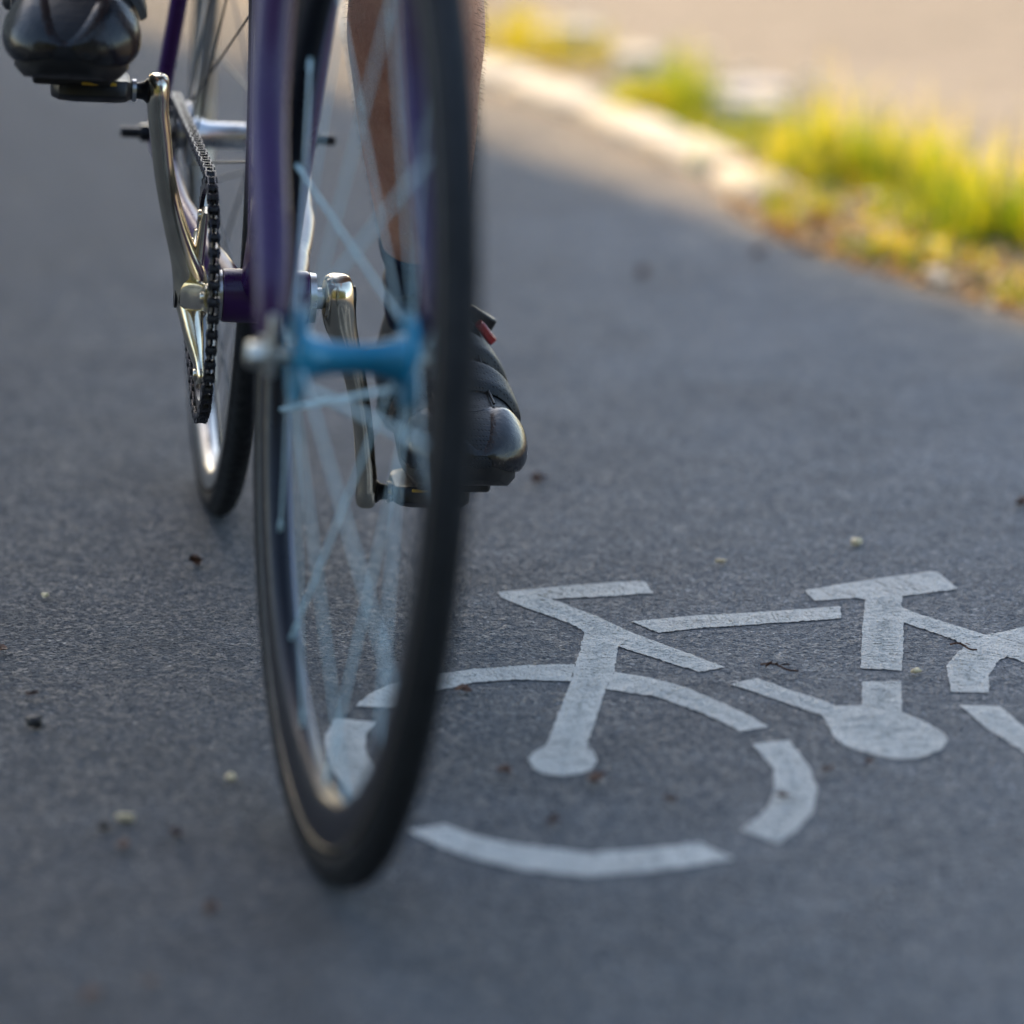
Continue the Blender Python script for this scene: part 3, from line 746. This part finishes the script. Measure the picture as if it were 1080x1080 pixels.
# --- drivetrain
CA = R(9.8); CL = .164
def pol(a, r, y): return Vector((BB.x + math.sin(a) * r, y, BB.z + math.cos(a) * r))     # a from up, toward the front
YR = -.048                                                                           # chainline, right side
Tn = 48; RR = 12.7 / (2 * math.sin(PI / Tn)) / 1000
mb = MB(); vs = []; fs = []; seg = Tn * 8
for i in range(seg):
    a = 2 * PI * i / seg; ph = (i % 8) / 8
    ro = RR - .0045 + .0075 * max(0, math.cos((ph - .5) * 2 * PI)) ** .8
    th = .0011
    for (r, y) in ((.083, YR - .0017), (ro, YR - th), (ro, YR + th), (.083, YR + .0017)): vs.append(pol(a, r, y))
for i in range(seg):
    j = (i + 1) % seg
    for k in range(4):
        l = (k + 1) % 4; fs.append((i * 4 + k, i * 4 + l, j * 4 + l, j * 4 + k))
mb.add(vs, fs)
for k in range(5):
    a = CA + k * 2 * PI / 5
    if k == 0: continue
    tube(mb, [pol(a, .060, YR), pol(a, .086, YR)], [.009, .014], 12, up=(0, 1, 0), ry=None) if False else None
    box(mb, pol(a, .078, YR), (.018, .0034, .02), Matrix.Rotation(a, 3, 'Y'))
mb.build('chainring', M['ring'], bike, ang=30)

def crank(side):
    s = -1 if side == 'right' else 1
    a = CA if side == 'right' else CA + PI
    mb = MB()
    ctrl = [(-.0195, .0565, .006, .0060), (-.0165, .0565, .0125, .0105), (-.008, .0570, .0175, .0130), (.002, .0580, .0185, .0138), (.018, .0605, .0165, .0132), (.036, .0665, .0138, .0106), (.066, .0758, .0122, .0088),
            (.100, .0838, .0116, .0080), (.130, .0882, .0118, .0082), (.150, .0912, .0125, .0082), (CL, .0915, .0135, .0084), (CL + .010, .0918, .0098, .0078), (CL + .0136, .0918, .004, .0048)]
    sm = smoothpath(ctrl, 40)
    pts = [pol(a, r, s * y) for r, y, w, t in sm]
    tube(mb, pts, [t for *_, t in sm], 24, up=(0, 1, 0), ry=[w for _, _, w, t in sm], power=2.35)
    # boss + dust cap
    lathe(mb, [(s * .047, .0), (s * .047, .0150), (s * .049, .0162), (s * .056, .0150), (s * .060, .012), (s * .060, 0)], BB, 36)
    if side == 'right':
        for k in range(5):
            b = CA + k * 2 * PI / 5
            if k == 0:
                sm = smoothpath([(.010, .055, .009, .005), (.035, .053, .008, .004), (.060, .0515, .0075, .0035), (.070, .0505, .0085, .003)], 12)
            else:
                sm = smoothpath([(.004, .0590, .0135, .0115), (.020, .0575, .0125, .0092), (.040, .0545, .0115, .0068), (.058, .0515, .0100, .0038), (.068, .0505, .0115, .0034), (.074, .0505, .008, .003)], 14)
            tube(mb, [pol(b, r, -y) for r, y, w, t in sm], [t for *_, t in sm], 18, up=(0, 1, 0), ry=[w for _, _, w, t in sm], power=2.6)
            lathe(mb, [(-.0495, 0), (-.0495, .0048), (-.0550, .0048), (-.0560, .004), (-.0560, 0)], pol(b, .065, 0), 14)
    arm = mb.build('crank_arm', M['crankalloy'], bike, ang=40)
    m = MB(); lathe(m, [(s * .0705, 0), (s * .0712, .0095), (s * .0712, .0108), (s * .0690, .0112)], BB, 24); m.build('dust_cap', M['nutblack'], arm)
    return arm, a, s
crR, aR, _ = crank('right'); crR['label'] = 'right crank arm with five-arm spider, pointing up'
crL, aL, _ = crank('left'); crL['label'] = 'left crank arm, pointing down'
mb = MB(); lathe(mb, [(-.048, .0), (-.048, .0085), (.048, .0085), (.048, 0)], BB, 24)
lathe(mb, [(-.0395, .010), (-.0395, .0195), (-.0345, .0200), (-.0345, .010)], BB, 32); lathe(mb, [(.0395, .010), (.0395, .0195), (.0345, .0200), (.0345, .010)], BB, 32)
mb.build('bottom_bracket', M['alloy'], bike)

def pedal(a, s, pitch):
    ax = pol(a, CL, 0); mb = MB(); q = Matrix.Rotation(pitch, 3, 'Y')
    prof = [(-.040, .002), (-.038, .009), (-.026, .011), (0, .010), (.014, .010), (.026, .012), (.030, .007), (.031, .000), (.024, -.0055), (.0, -.0085), (-.022, -.007), (-.037, -.003)]
    secs = [(.113, .62), (.117, .9), (.125, 1.0), (.158, 1.0), (.168, .86), (.173, .55)]
    vs = []; fs = []; m = len(prof)
    for y, sc_ in secs:
        for (x, z) in prof: vs.append(ax + Vector((0, s * y, 0)) + q @ Vector((x * sc_, 0, z * (.5 + .5 * sc_))))
    for i in range(len(secs) - 1):
        for k in range(m): l = (k + 1) % m; fs.append((i * m + k, i * m + l, (i + 1) * m + l, (i + 1) * m + k))
    fs.append(tuple(range(m))); fs.append(tuple((len(secs) - 1) * m + k for k in range(m)))
    mb.add(vs, fs); pd = mb.build('pedal', M['blackplastic'], bike, bevel=.001)
    m2 = MB(); lathe(m2, [(s * .097, 0), (s * .097, .0075), (s * .100, .0095), (s * .103, .0068), (s * .108, .0062), (s * .114, .0080), (s * .114, 0)], ax, 24)
    m2.build('spindle', M['nutblack'], pd)
    m2 = MB(); lathe(m2, [(s * .1085, .006), (s * .1085, .0086), (s * .1115, .0086), (s * .1115, .006)], ax, 24); m2.build('collar', M['alloy'], pd)
    m2 = MB(); box(m2, ax + Vector((0, s * .138, 0)) + q @ Vector((.0275, 0, .0095)), (.004, .026, .0022), q); m2.build('insert', M['amber'], pd, bevel=.0006)
    return ax
PITL, PITR = R(3), R(4)
axL = pedal(aL, 1, PITL); axR = pedal(aR, -1, PITR)

# --- rear sprocket and chain
Tc = 16; RC = 12.7 / (2 * math.sin(PI / Tc)) / 1000
mb = MB(); vs = []; fs = []; seg = Tc * 8
for i in range(seg):
    a = 2 * PI * i / seg; ro = RC - .004 + .0065 * max(0, math.cos(((i % 8) / 8 - .5) * 2 * PI)) ** .8
    for (r, y) in ((.016, YR - .002), (ro, YR - .0012), (ro, YR + .0012), (.016, YR + .002)):
        vs.append(Vector((math.sin(a) * r, y, WR + math.cos(a) * r)))
for i in range(seg):
    j = (i + 1) % seg
    for k in range(4): l = (k + 1) % 4; fs.append((i * 4 + k, i * 4 + l, j * 4 + l, j * 4 + k))
mb.add(vs, fs); mb.build('sprocket', M['ring'], bike, ang=30)
# chain path: around both in the plane y = YR
c1 = Vector((BB.x, 0, BB.z)); c2 = Vector((0, 0, WR)); dd = c1 - c2; D = dd.length; base = math.atan2(dd.z, dd.x); al = math.acos((RR - RC) / D)
# tangent points: angle measured from +x
loop = []
t1 = base + PI - al - 0   # on the big ring, top/back side
def P1(t): return c1 + Vector((math.cos(t), 0, math.sin(t))) * RR
def P2(t): return c2 + Vector((math.cos(t), 0, math.sin(t))) * RC
up_t, lo_t = base + PI - al, base + PI + al          # external tangents share these angles on both circles
# big ring from upper tangent over the front to the lower tangent
k = 200; span = (2 * PI - 2 * al)
for i in range(k + 1): loop.append(P1(up_t - span * i / k))
for i in range(1, 60): loop.append(P1(lo_t).lerp(P2(lo_t), i / 60))
for i in range(61): loop.append(P2(lo_t - 2 * al * i / 60))
for i in range(1, 60): loop.append(P2(up_t).lerp(P1(up_t), i / 60))
Ls = [0]
for a, b in zip(loop, loop[1:] + loop[:1]): Ls.append(Ls[-1] + (b - a).length)
tot = Ls[-1]; nl = int(round(tot / .0127)); nl += nl % 2; pitch = tot / nl
def at_len(s):
    s %= tot
    import bisect
    i = min(bisect.bisect_right(Ls, s) - 1, len(loop) - 1); a, b = loop[i], loop[(i + 1) % len(loop)]
    return a.lerp(b, (s - Ls[i]) / max(1e-9, Ls[i + 1] - Ls[i]))
mb = MB()
def plate(mb, a, b, y, th, r):
    d = (b - a).normalized(); n = Vector((-d.z, 0, d.x)); mid = (a + b) / 2; out = []
    for k in range(7): t = -PI / 2 + PI * k / 6; out.append(b + d * (r * math.cos(t)) + n * (r * math.sin(t)))
    out.append(mid + n * (r * .80))
    for k in range(7): t = PI / 2 + PI * k / 6; out.append(a + d * (r * math.cos(t)) + n * (r * math.sin(t)))
    out.append(mid - n * (r * .80))
    m = len(out); v = [p + Vector((0, YR + y - th / 2, 0)) for p in out] + [p + Vector((0, YR + y + th / 2, 0)) for p in out]
    mb.add(v, [tuple(range(m)), tuple(range(2 * m - 1, m - 1, -1))] + [(k, (k + 1) % m, m + (k + 1) % m, m + k) for k in range(m)])
for i in range(nl):
    a, b = at_len(i * pitch), at_len((i + 1) * pitch)
    off = .0038 if i % 2 else .0027
    for s in (-1, 1): plate(mb, a, b, s * off, .001, .0042)
    lathe(mb, [(YR - .0048, 0), (YR - .0048, .0018), (YR + .0048, .0018), (YR + .0048, 0)], a, 8)
    lathe(mb, [(YR - .0022, .0018), (YR - .0022, .0038), (YR + .0022, .0038), (YR + .0022, .0018)], a, 10)
mb.build('chain', M['chain'], bike, ang=30)

# --- upper parts of the bicycle
mb = MB(); tube(mb, [st_top - st_dir * .04, saddle_c - st_dir * .03], .0136, 20); tube(mb, [st_top - st_dir * .012, st_top + st_dir * .004], .0165, 24); mb.build('seat_post', M['alloy'], bike)
mb = MB(); sx, sz = saddle_c.x, saddle_c.z
sec = smoothpath([(-.13, .062, .018), (-.11, .072, .026), (-.05, .060, .030), (.0, .036, .028), (.06, .022, .024), (.12, .019, .02), (.135, .010, .012)], 20)
tube(mb, [(sx + x, 0, sz) for x, w, t in sec], [t for *_, t in sec], 20, up=(0, 0, 1), ry=[w for _, w, t in sec]); mb.build('saddle', M['leather'], bike)
hs = ht_hi + sdir * .03; st_e = hs + Vector((.10, 0, .005))
mb = MB(); tube(mb, [ht_hi, hs + sdir * .01], .0125, 18); tube(mb, [hs, st_e], .013, 18); mb.build('stem', M['alloy'], bike)
mb = MB()
for s in (-1, 1):
    tube(mb, smoothpath([tuple(st_e), tuple(st_e + Vector((0, s * .10, 0))), tuple(st_e + Vector((.005, s * .19, 0))), tuple(st_e + Vector((.05, s * .205, -.005))), tuple(st_e + Vector((.095, s * .208, -.045))), tuple(st_e + Vector((.07, s * .21, -.11))), tuple(st_e + Vector((.0, s * .212, -.13)))], 30), .0135, 16)
mb.build('handlebar', M['leather'], bike)

# ------------------------------------------------------------------ rider
rider = empty('person', mat=BM)
tag(rider, 'cyclist with bare shins, navy socks and black strapped cycling shoes pedalling the purple bicycle', 'person')

def foot_frame(ax, s, pitch, toeout, lift, fwd, lat):
    q = Matrix.Rotation(s * toeout, 3, 'Z') @ Matrix.Rotation(pitch, 3, 'Y')
    o = ax + Vector((0, s * lat, 0)) + (q @ Vector((fwd, 0, lift)))
    m = q.to_4x4(); m.translation = o; return m
FL = foot_frame(axL, 1, R(1.5), R(5), .0235, .0, .157)
FR = foot_frame(axR, -1, R(8), R(5), .0245, .0, .156)

SEC = [(-.180, .006, .030, .060, .0), (-.177, .018, .018, .092, .0), (-.170, .026, .010, .112, .0), (-.155, .032, .005, .122, .0), (-.130, .0345, .004, .116, .0), (-.100, .0345, .006, .106, .002),
       (-.070, .0375, .009, .110, .003), (-.040, .0425, .006, .100, .002), (-.010, .0465, .001, .087, .001), (.020, .0490, .0, .070, .0), (.045, .0492, .002, .0625, .0),
       (.065, .0455, .005, .0560, .0), (.080, .0380, .009, .0485, .001), (.090, .0280, .014, .0410, .002), (.096, .0160, .020, .0340, .003), (.098, .0050, .024, .0300, .003)]
SS = smoothpath(SEC, 60)
def sec_at(x):
    for a, b in zip(SS, SS[1:]):
        if a[0] <= x <= b[0] + 1e-9:
            t = (x - a[0]) / max(1e-9, b[0] - a[0]); return tuple(p + (q - p) * t for p, q in zip(a, b))
    return SS[0] if x < SS[0][0] else SS[-1]
def surf(x, th, s, off=0., lobes=0.):
    """point of the shoe skin; th = 0 lateral side, 90 top, 180 medial"""
    _, w, zb, zt, yc = sec_at(x); zc = zb + (zt - zb) * .42
    c, n_ = math.cos(th), math.sin(th)
    e = 2 / 2.3 if n_ >= 0 else 2 / 2.5
    y = math.copysign(abs(c) ** e, c) * (w + off)
    z = zc + (math.copysign(abs(n_) ** e, n_) * ((zt - zc) if n_ >= 0 else (zc - zb))) + (off if n_ >= 0 else -off * .5) * abs(n_)
    # narrower at the instep/ankle top
    if n_ > 0: y *= 1 - .20 * n_ * max(0, min(1, (-x + .0) / .1))
    if lobes and n_ > 0:
        z -= lobes * math.exp(-((th - PI / 2) / .30) ** 2)
        z += lobes * .25 * (math.exp(-((th - PI * .30) / .25) ** 2) + math.exp(-((th - PI * .70) / .25) ** 2))
    return Vector((x, s * (y + yc), z))
def shoe(fm, s):
    m = MB(); n = 40; rows = SS; vs = []; fs = []
    for (x, *_r) in rows:
        for k in range(n): vs.append(surf(x, 2 * PI * k / n, s, 0))
    for i in range(len(rows) - 1):
        for k in range(n): l = (k + 1) % n; fs.append((i * n + k, i * n + l, (i + 1) * n + l, (i + 1) * n + k))
    fs.append(tuple(range(n))); fs.append(tuple((len(rows) - 1) * n + k for k in range(n)))
    m.add(vs, fs); sh = m.build('shoe', M['shoe_upper'], rider, ang=0); sh.matrix_local = fm
    # toe cap, two soft lobes with a dip towards the tongue
    m = MB(); vs = []; fs = []; nx, nt_ = 22, 44
    for i in range(nx):
        for k in range(nt_ + 1):
            th = R(-28) + R(236) * k / nt_
            dip = math.exp(-((th - PI / 2) / .42) ** 2); x0 = .038 + .020 * dip
            x = x0 + (.0978 - x0) * (1 - (1 - i / (nx - 1)) ** 1.6)
            f = min(1, i / 2.2); lb = .0095 * (1 - i / (nx - 1)) ** .8
            vs.append(surf(x, th, s, .0004 + .0024 * f, lb * f))
    for i in range(nx - 1):
        for k in range(nt_): a = i * (nt_ + 1) + k; fs.append((a, a + 1, a + nt_ + 2, a + nt_ + 1))
    m.add(vs, fs); m.build('toe_cap', M['toecap'], sh, ang=0)
    # sole
    m = MB(); vs = []; fs = []; rows = [r for r in SS if -.178 < r[0] < .0975]
    out = []
    for (x, w, zb, zt, yc) in rows: out.append((x, w * .84 + .0012, zb, yc))
    for x, w, zb, yc in out:
        for (yy, zz) in ((-1, .009), (-1.0, .002), (-.86, -.0045), (.86, -.0045), (1.0, .002), (1, .009), (.8, .004), (-.8, .004)): vs.append(Vector((x, s * (yy * w + yc), zb + zz)))
    for i in range(len(out) - 1):
        for k in range(8): l = (k + 1) % 8; fs.append((i * 8 + k, i * 8 + l, (i + 1) * 8 + l, (i + 1) * 8 + k))
    fs.append(tuple(range(8))); fs.append(tuple((len(out) - 1) * 8 + k for k in range(8)))
    m.add(vs, fs); m.build('sole', M['sole'], sh, ang=40)
    m = MB(); box(m, (0.0, 0, -.010), (.055, .060, .012)); m.build('cleat', M['sole'], sh, bevel=.003)
    # straps: thick bands over the instep with a rounded outer tail
    def strap(x0, x1, th0, th1, off, name='strap', mat='shoe_upper', skew=0.):
        m = MB(); nu, nv = 10, 40; vs = []; fs = []
        for j in range(nv + 1):
            t = j / nv; th = th0 + (th1 - th0) * t
            r = min(1, t / .16); half = math.sqrt(max(0, 1 - (1 - r) ** 2)) if t < .16 else 1
            half = max(half, .05); xm = (x0 + x1) / 2 + skew * (t - .5); hw = (x1 - x0) / 2 * half
            for i in range(nu + 1):
                u = -1 + 2 * i / nu; e = off * (1 - abs(u) ** 6 * .9) * (min(1, t / .05 + .15))
                vs.append(surf(xm + u * hw, th, s, e + .0006 + (.0012 * math.sin(j * 1.1) * 0)))
        for j in range(nv):
            for i in range(nu): a = j * (nu + 1) + i; fs.append((a, a + 1, a + nu + 2, a + nu + 1))
        m.add(vs, fs); return m.build(name, M[mat], sh, ang=0)
    strap(-.004, .026, R(2), R(168), .0062, skew=.010)
    strap(-.038, -.010, R(4), R(168), .0074, skew=.012)
    strap(-.085, -.052, R(20), R(170), .0050, skew=.014)
    m = MB(); c = surf(-.062, R(40), s, .010); nrm = (surf(-.062, R(40), s, .02) - surf(-.062, R(40), s, .0)).normalized()
    q = nrm.to_track_quat('Z', 'X').to_matrix()
    box(m, c, (.020, .016, .008), q); m.build('buckle', M['redbuckle'], sh, bevel=.002)
    m = MB(); c = surf(-.074, R(46), s, .014); box(m, c, (.026, .012, .012), q @ Matrix.Rotation(R(20), 3, 'Y')); m.build('buckle_lever', M['nutblack'], sh, bevel=.002)
    # folded seam lines on the upper
    m = MB()
    for th in (R(66), R(114)):
        tube(m, [surf(x, th, s, .0022) for x in [-.05 + .0045 * k for k in range(22)]], .0011, 8)
    m.build('piping', M['sole'], sh)
    # tongue and padded collar
    m = MB()
    pts = []
    for k in range(24):
        a = 2 * PI * k / 24; x = -.128 + .046 * math.cos(a); y = .0285 * math.sin(a); z = .118 + .012 * math.cos(a) * -.6 + .010 * abs(math.cos(a)) ** 2
        pts.append((x, s * y, z))
    tube(m, pts, .0055, 10, closed=True, up=(0, 0, 1)); m.build('collar', M['shoe_upper'], sh, ang=0)
    return sh
shL = shoe(FL, 1); shR = shoe(FR, -1)
shL['label'] = 'left shoe on the lowered pedal, toe turned outward'; shR['label'] = 'right shoe on the raised pedal, toe cap facing the viewer'

ankL = FL @ Vector((-.128, 0, .105)); ankR = FR @ Vector((-.128, 0, .105))
hipL = Vector((saddle_c.x + .03, .095, saddle_c.z + .06)); hipR = Vector((hipL.x, -.095, hipL.z))
TH, SH = .425, .405
def knee(h, a, lat):
    d = Vector((a.x - h.x, 0, a.z - h.z)); L = min(d.length, TH + SH - .004); u = d.normalized()
    x = (TH ** 2 - SH ** 2 + L ** 2) / (2 * L); hh = math.sqrt(max(0, TH ** 2 - x ** 2)); n = Vector((-u.z, 0, u.x))
    n = n if n.x > 0 else -n
    p = Vector((h.x, 0, h.z)) + u * x + n * hh; p.y = h.y * .35 + a.y * .65 + lat; return p
knL = knee(hipL, ankL, -.028); knR = knee(hipR, ankR, .0)
body = MB()
def shin_ctrl(k, a):
    """centre, half depth, half width from below the ankle up to the knee"""
    ax = (k - a); L = ax.length; d = ax.normalized(); back = Vector((-1, 0, 0)); back = (back - d * back.dot(d)).normalized()
    tab = [(-.075, .0, .030, .026), (-.03, .0, .036, .029), (.0, .0, .036, .0305), (.08, .0, .0345, .0285), (.17, .004, .040, .034), (.27, .010, .050, .0405), (.38, .018, .058, .047), (.50, .022, .062, .051),
           (.62, .020, .061, .0555), (.74, .012, .057, .052), (.86, .004, .055, .050), (1.0, .0, .057, .052)]
    return [(*(a + d * (t * L) + back * o), rd, rw) for t, o, rd, rw in tab]
def thigh_ctrl(h, k):
    d = (h - k)
    return [(*(k + d * t), r, r * .95) for t, r in ((0, .057), (.12, .060), (.3, .066), (.5, .073), (.75, .082), (1, .090))]
LEG = {}
for key, h, k_, a in (('L', hipL, knL, ankL), ('R', hipR, knR, ankR)):
    cs = smoothpath(shin_ctrl(k_, a), 44); LEG[key] = cs
    tube(body, [c[:3] for c in cs], [c[3] for c in cs], 28, up=(1, 0, 0), ry=[c[4] for c in cs])
    cs = smoothpath(thigh_ctrl(h, k_), 20); tube(body, [c[:3] for c in cs], [c[3] for c in cs], 28, up=(1, 0, 0), ry=[c[4] for c in cs])
pel = Vector((hipL.x - .01, 0, hipL.z + .04)); chest = pel + Vector((.27, 0, .36)); neck = chest + Vector((.09, 0, .10)); headc = neck + Vector((.07, 0, .12))
def blob(mb, pts, ra, rb, n=28): tube(mb, pts, ra, n, up=(1, 0, 0), ry=rb)
blob(body, smoothpath([tuple(pel + Vector((-.03, 0, -.07))), tuple(pel), tuple(pel.lerp(chest, .5)), tuple(chest), tuple(chest + Vector((.05, 0, .06))), tuple(neck)], 20),
     [.05, .08, .10, .105, .105, .103, .1, .1, .102, .106, .11, .115, .118, .118, .115, .11, .1, .088, .072, .06, .055],
     [.08, .13, .16, .165, .16, .155, .15, .148, .15, .155, .162, .17, .178, .182, .18, .17, .15, .12, .085, .062, .055])
blob(body, smoothpath([tuple(neck), tuple(neck + Vector((.03, 0, .05))), tuple(headc), tuple(headc + Vector((.01, 0, .10)))], 14),
     [.055, .054, .054, .058, .075, .09, .098, .1, .1, .098, .094, .086, .072, .05, .02], [.055, .052, .052, .055, .065, .073, .077, .078, .078, .077, .074, .068, .056, .04, .016])
hands = [st_e + Vector((.06, .208, .0)), st_e + Vector((.06, -.208, .0))]
for s, hd in ((1, hands[0]), (-1, hands[1])):
    sh_ = chest + Vector((.02, s * .17, .02)); el = sh_.lerp(hd, .52) + Vector((-.02, s * .04, -.06))
    cs = smoothpath([tuple(sh_), tuple(sh_.lerp(el, .5)), tuple(el), tuple(el.lerp(hd, .5)), tuple(hd - (hd - el).normalized() * .05), tuple(hd)], 20)
    tube(body, cs, [.052, .050, .047, .045, .043, .041, .039, .038, .039, .039, .038, .036, .033, .030, .028, .026, .026, .028, .030, .028, .018], 20)
    for f in range(4):
        b0 = hd + Vector((.0, s * (-.028 + .018 * f), .006))
        tube(body, smoothpath([tuple(b0), tuple(b0 + Vector((.034, 0, .006))), tuple(b0 + Vector((.050, 0, -.016))), tuple(b0 + Vector((.034, 0, -.034)))], 8), .0085, 10)
    tube(body, smoothpath([tuple(hd + Vector((-.01, s * -.03, 0))), tuple(hd + Vector((.012, s * -.046, -.012))), tuple(hd + Vector((.03, s * -.044, -.030)))], 6), .0095, 10)
bo = body.build('body', M['skin'], rider, ang=0)
rm = bo.modifiers.new('remesh', 'REMESH'); rm.mode = 'VOXEL'; rm.voxel_size = .006; rm.use_smooth_shade = True
sm_ = bo.modifiers.new('smooth', 'SMOOTH'); sm_.factor = .5; sm_.iterations = 4
# socks
for key in ('L', 'R'):
    cs = LEG[key]; m = MB(); part = cs[0:16]
    tube(m, [c[:3] for c in part], [c[3] + .0016 + (.0012 if i > 13 else 0) for i, c in enumerate(part)], 40, up=(1, 0, 0), ry=[c[4] + .0016 + (.0012 if i > 13 else 0) for i, c in enumerate(part)])
    m.build('sock', M['sock'], rider, ang=0)
# shorts and jersey
m = MB()
for h, k_ in ((hipL, knL), (hipR, knR)):
    cs = smoothpath(thigh_ctrl(h, k_), 20)[5:]; tube(m, [c[:3] for c in cs], [c[3] + .004 for c in cs], 28, up=(1, 0, 0), ry=[c[4] + .004 for c in cs])
blob(m, smoothpath([tuple(pel + Vector((-.03, 0, -.075))), tuple(pel), tuple(pel.lerp(chest, .3))], 8), [.05, .09, .106, .11, .112, .11, .108, .106, .104], [.08, .14, .166, .17, .17, .166, .162, .158, .155])
m.build('shorts', M['shorts'], rider, ang=0)
m = MB(); blob(m, smoothpath([tuple(pel.lerp(chest, .2)), tuple(pel.lerp(chest, .6)), tuple(chest), tuple(chest + Vector((.05, 0, .06)))], 12), [.112, .112, .11, .11, .112, .115, .12, .125, .127, .125, .12, .11, .08], [.17, .168, .164, .162, .162, .166, .172, .18, .188, .19, .186, .17, .12]); m.build('jersey', M['jersey'], rider, ang=0)
m = MB(); blob(m, [tuple(headc + Vector((-.005, 0, .02))), tuple(headc + Vector((0, 0, .06))), tuple(headc + Vector((0, 0, .10))), tuple(headc + Vector((0, 0, .13)))], [.125, .125, .10, .04], [.095, .095, .075, .03]); m.build('helmet', M['helmet'], rider, ang=0)
# leg hair
m = MB(); cs = LEG['L']
for i in range(6000):
    t = random.uniform(15, 43); i0 = int(t); f = t - i0; a, b = cs[i0], cs[min(i0 + 1, 44)]
    c = [p + (q - p) * f for p, q in zip(a, b)]; th = random.random() * 2 * PI
    ctr = Vector(c[:3]); nx = Vector((1, 0, 0)); ny = Vector((0, 1, 0))
    sp = ctr + nx * (math.cos(th) * c[3]) + ny * (math.sin(th) * c[4]); nr = (nx * math.cos(th) / c[3] + ny * math.sin(th) / c[4]).normalized()
    l = random.uniform(.002, .0048); d = (nr + Vector((random.gauss(0, .35), random.gauss(0, .35), random.uniform(-1.3, -.3)))).normalized()
    p1 = sp - nr * .002; p2 = sp + nr * l * .35 + d * l * .3; p3 = p2 + d * l * .6
    tube(m, [p1, p2, p3], [.00009, .00008, .00003], 3, caps=False)
tag(m.build('leg_hair', M['hair'], rider), kind='stuff')

# ------------------------------------------------------------------ the house whose shadow covers the path (up-sun, beyond the frame)
s0, s1 = Vector(SHADOW[1]), Vector(SHADOW[-1]); sd = (s0 - s1).normalized()      # the way the shadow edge runs = towards the sun
SUN_EL = R(30); SUN_DIR = Vector((sd.x * math.cos(SUN_EL), sd.y * math.cos(SUN_EL), math.sin(SUN_EL)))
q = Vector((-sd.y, sd.x)); q = q if q.x < 0 else -q                               # to the left of the edge
c0 = s0 + sd * 6.0 + q * .012
house = empty('house', mat=Matrix(((-q.x, sd.x, 0, c0.x), (-q.y, sd.y, 0, c0.y), (0, 0, 1, -.03), (0, 0, 0, 1))))
tag(house, 'rendered two storey house beyond the frame that shades the path', 'house')
mb = MB(); box(mb, (-4.5, 4, 3.4), (9, 8, 6.8)); mb.build('wall', M['render_wall'], house, smooth=False)
mb = MB(); mb.add([(-.0, -.3, 6.803), (-9.3, -.3, 6.803), (-9.3, 8.3, 6.803), (-.0, 8.3, 6.803), (.0, 4, 9), (-9.3, 4, 9)], [(0, 1, 5, 4), (3, 4, 5, 2), (0, 4, 3), (1, 2, 5), (0, 3, 2, 1)]); mb.build('roof', M['rooftile'], house, smooth=False)
for i in range(3):
    for z in (1.6, 4.7):
        mb = MB(); box(mb, (-1.7 - i * 2.8, -.01, z), (1.1, .06, 1.4)); w = mb.build('window', M['timber'], house, smooth=False)
        mb = MB(); box(mb, (-1.7 - i * 2.8, -.045, z), (.98, .012, 1.28)); mb.build('pane', M['glass'], w, smooth=False)

# ------------------------------------------------------------------ leafy screen added behind the viewer to darken front surfaces (seen only in reflections)
M['added_hedge'] = leafy('added_hedge_leaves', [(0, (.012, .022, .006)), (.5, (.03, .05, .012)), (1, (.07, .09, .02))], .2, .6)
for hx, lb in ((-6.2, 'left leafy screen added behind the viewer to darken reflections'), (0, 'middle leafy screen added behind the viewer to darken reflections'), (6.2, 'right leafy screen added behind the viewer to darken reflections')):
    hd = empty('added_hedge'); tag(hd, lb, 'added_hedge')
    mb = MB(); rock(mb, (hx, -4.6, 2.2), (6.4, 1.5, 4.8), 0, hx + 2, .12, 8); mb.build('added_hedge_crown', M['added_hedge'], hd, smooth=False)
    mb = MB()
    for i in range(5000):
        x = hx + random.uniform(-3.1, 3.1); z = random.uniform(.05, 4.6); y = -3.86 + random.uniform(-.2, .12) + .3 * noise.noise(Vector((x, z, 1)))
        crumple(mb, (x, y, z), random.uniform(.04, .09), random.random(), 1.4)
    mb.build('added_hedge_foliage', M['added_hedge'], hd, smooth=False)
    for k in range(5):
        mb = MB(); tube(mb, [(hx - 2.4 + k * 1.2, -4.6, -.05), (hx - 2.4 + k * 1.2, -4.6, 1.0)], [.06, .04], 8); mb.build('added_hedge_trunk', M['rooftile'], hd)

# ------------------------------------------------------------------ light
wd = bpy.data.worlds.new('World'); sc.world = wd; wd.use_nodes = True
nt = wd.node_tree; bg = nt.nodes['Background']; sky = nt.nodes.new('ShaderNodeTexSky'); sky.sky_type = 'NISHITA'; sky.sun_disc = False
sky.sun_elevation = SUN_EL; sky.sun_rotation = math.atan2(SUN_DIR.x, SUN_DIR.y)
sky.air_density = 1.0; sky.dust_density = 1.2; sky.ozone_density = 1.0
nt.links.new(mixc(nt, 1., sky.outputs[0], (1.04, 1.0, .93), 'MULTIPLY'), bg.inputs['Color']); bg.inputs['Strength'].default_value = .49
ld = bpy.data.lights.new('sun', 'SUN'); ld.energy = 8.2; ld.angle = R(.53); ld.color = (1, .68, .33)
lo = bpy.data.objects.new('sun', ld); COL.objects.link(lo); lo.rotation_euler = SUN_DIR.to_track_quat('Z', 'Y').to_euler(); lo.location = (-5, 12, 8)
sc.view_settings.view_transform = 'Standard'; sc.view_settings.look = 'None'; sc.view_settings.exposure = 0; sc.view_settings.gamma = 1
sc.cycles.use_denoising = True
sc.cycles.max_bounces = 8
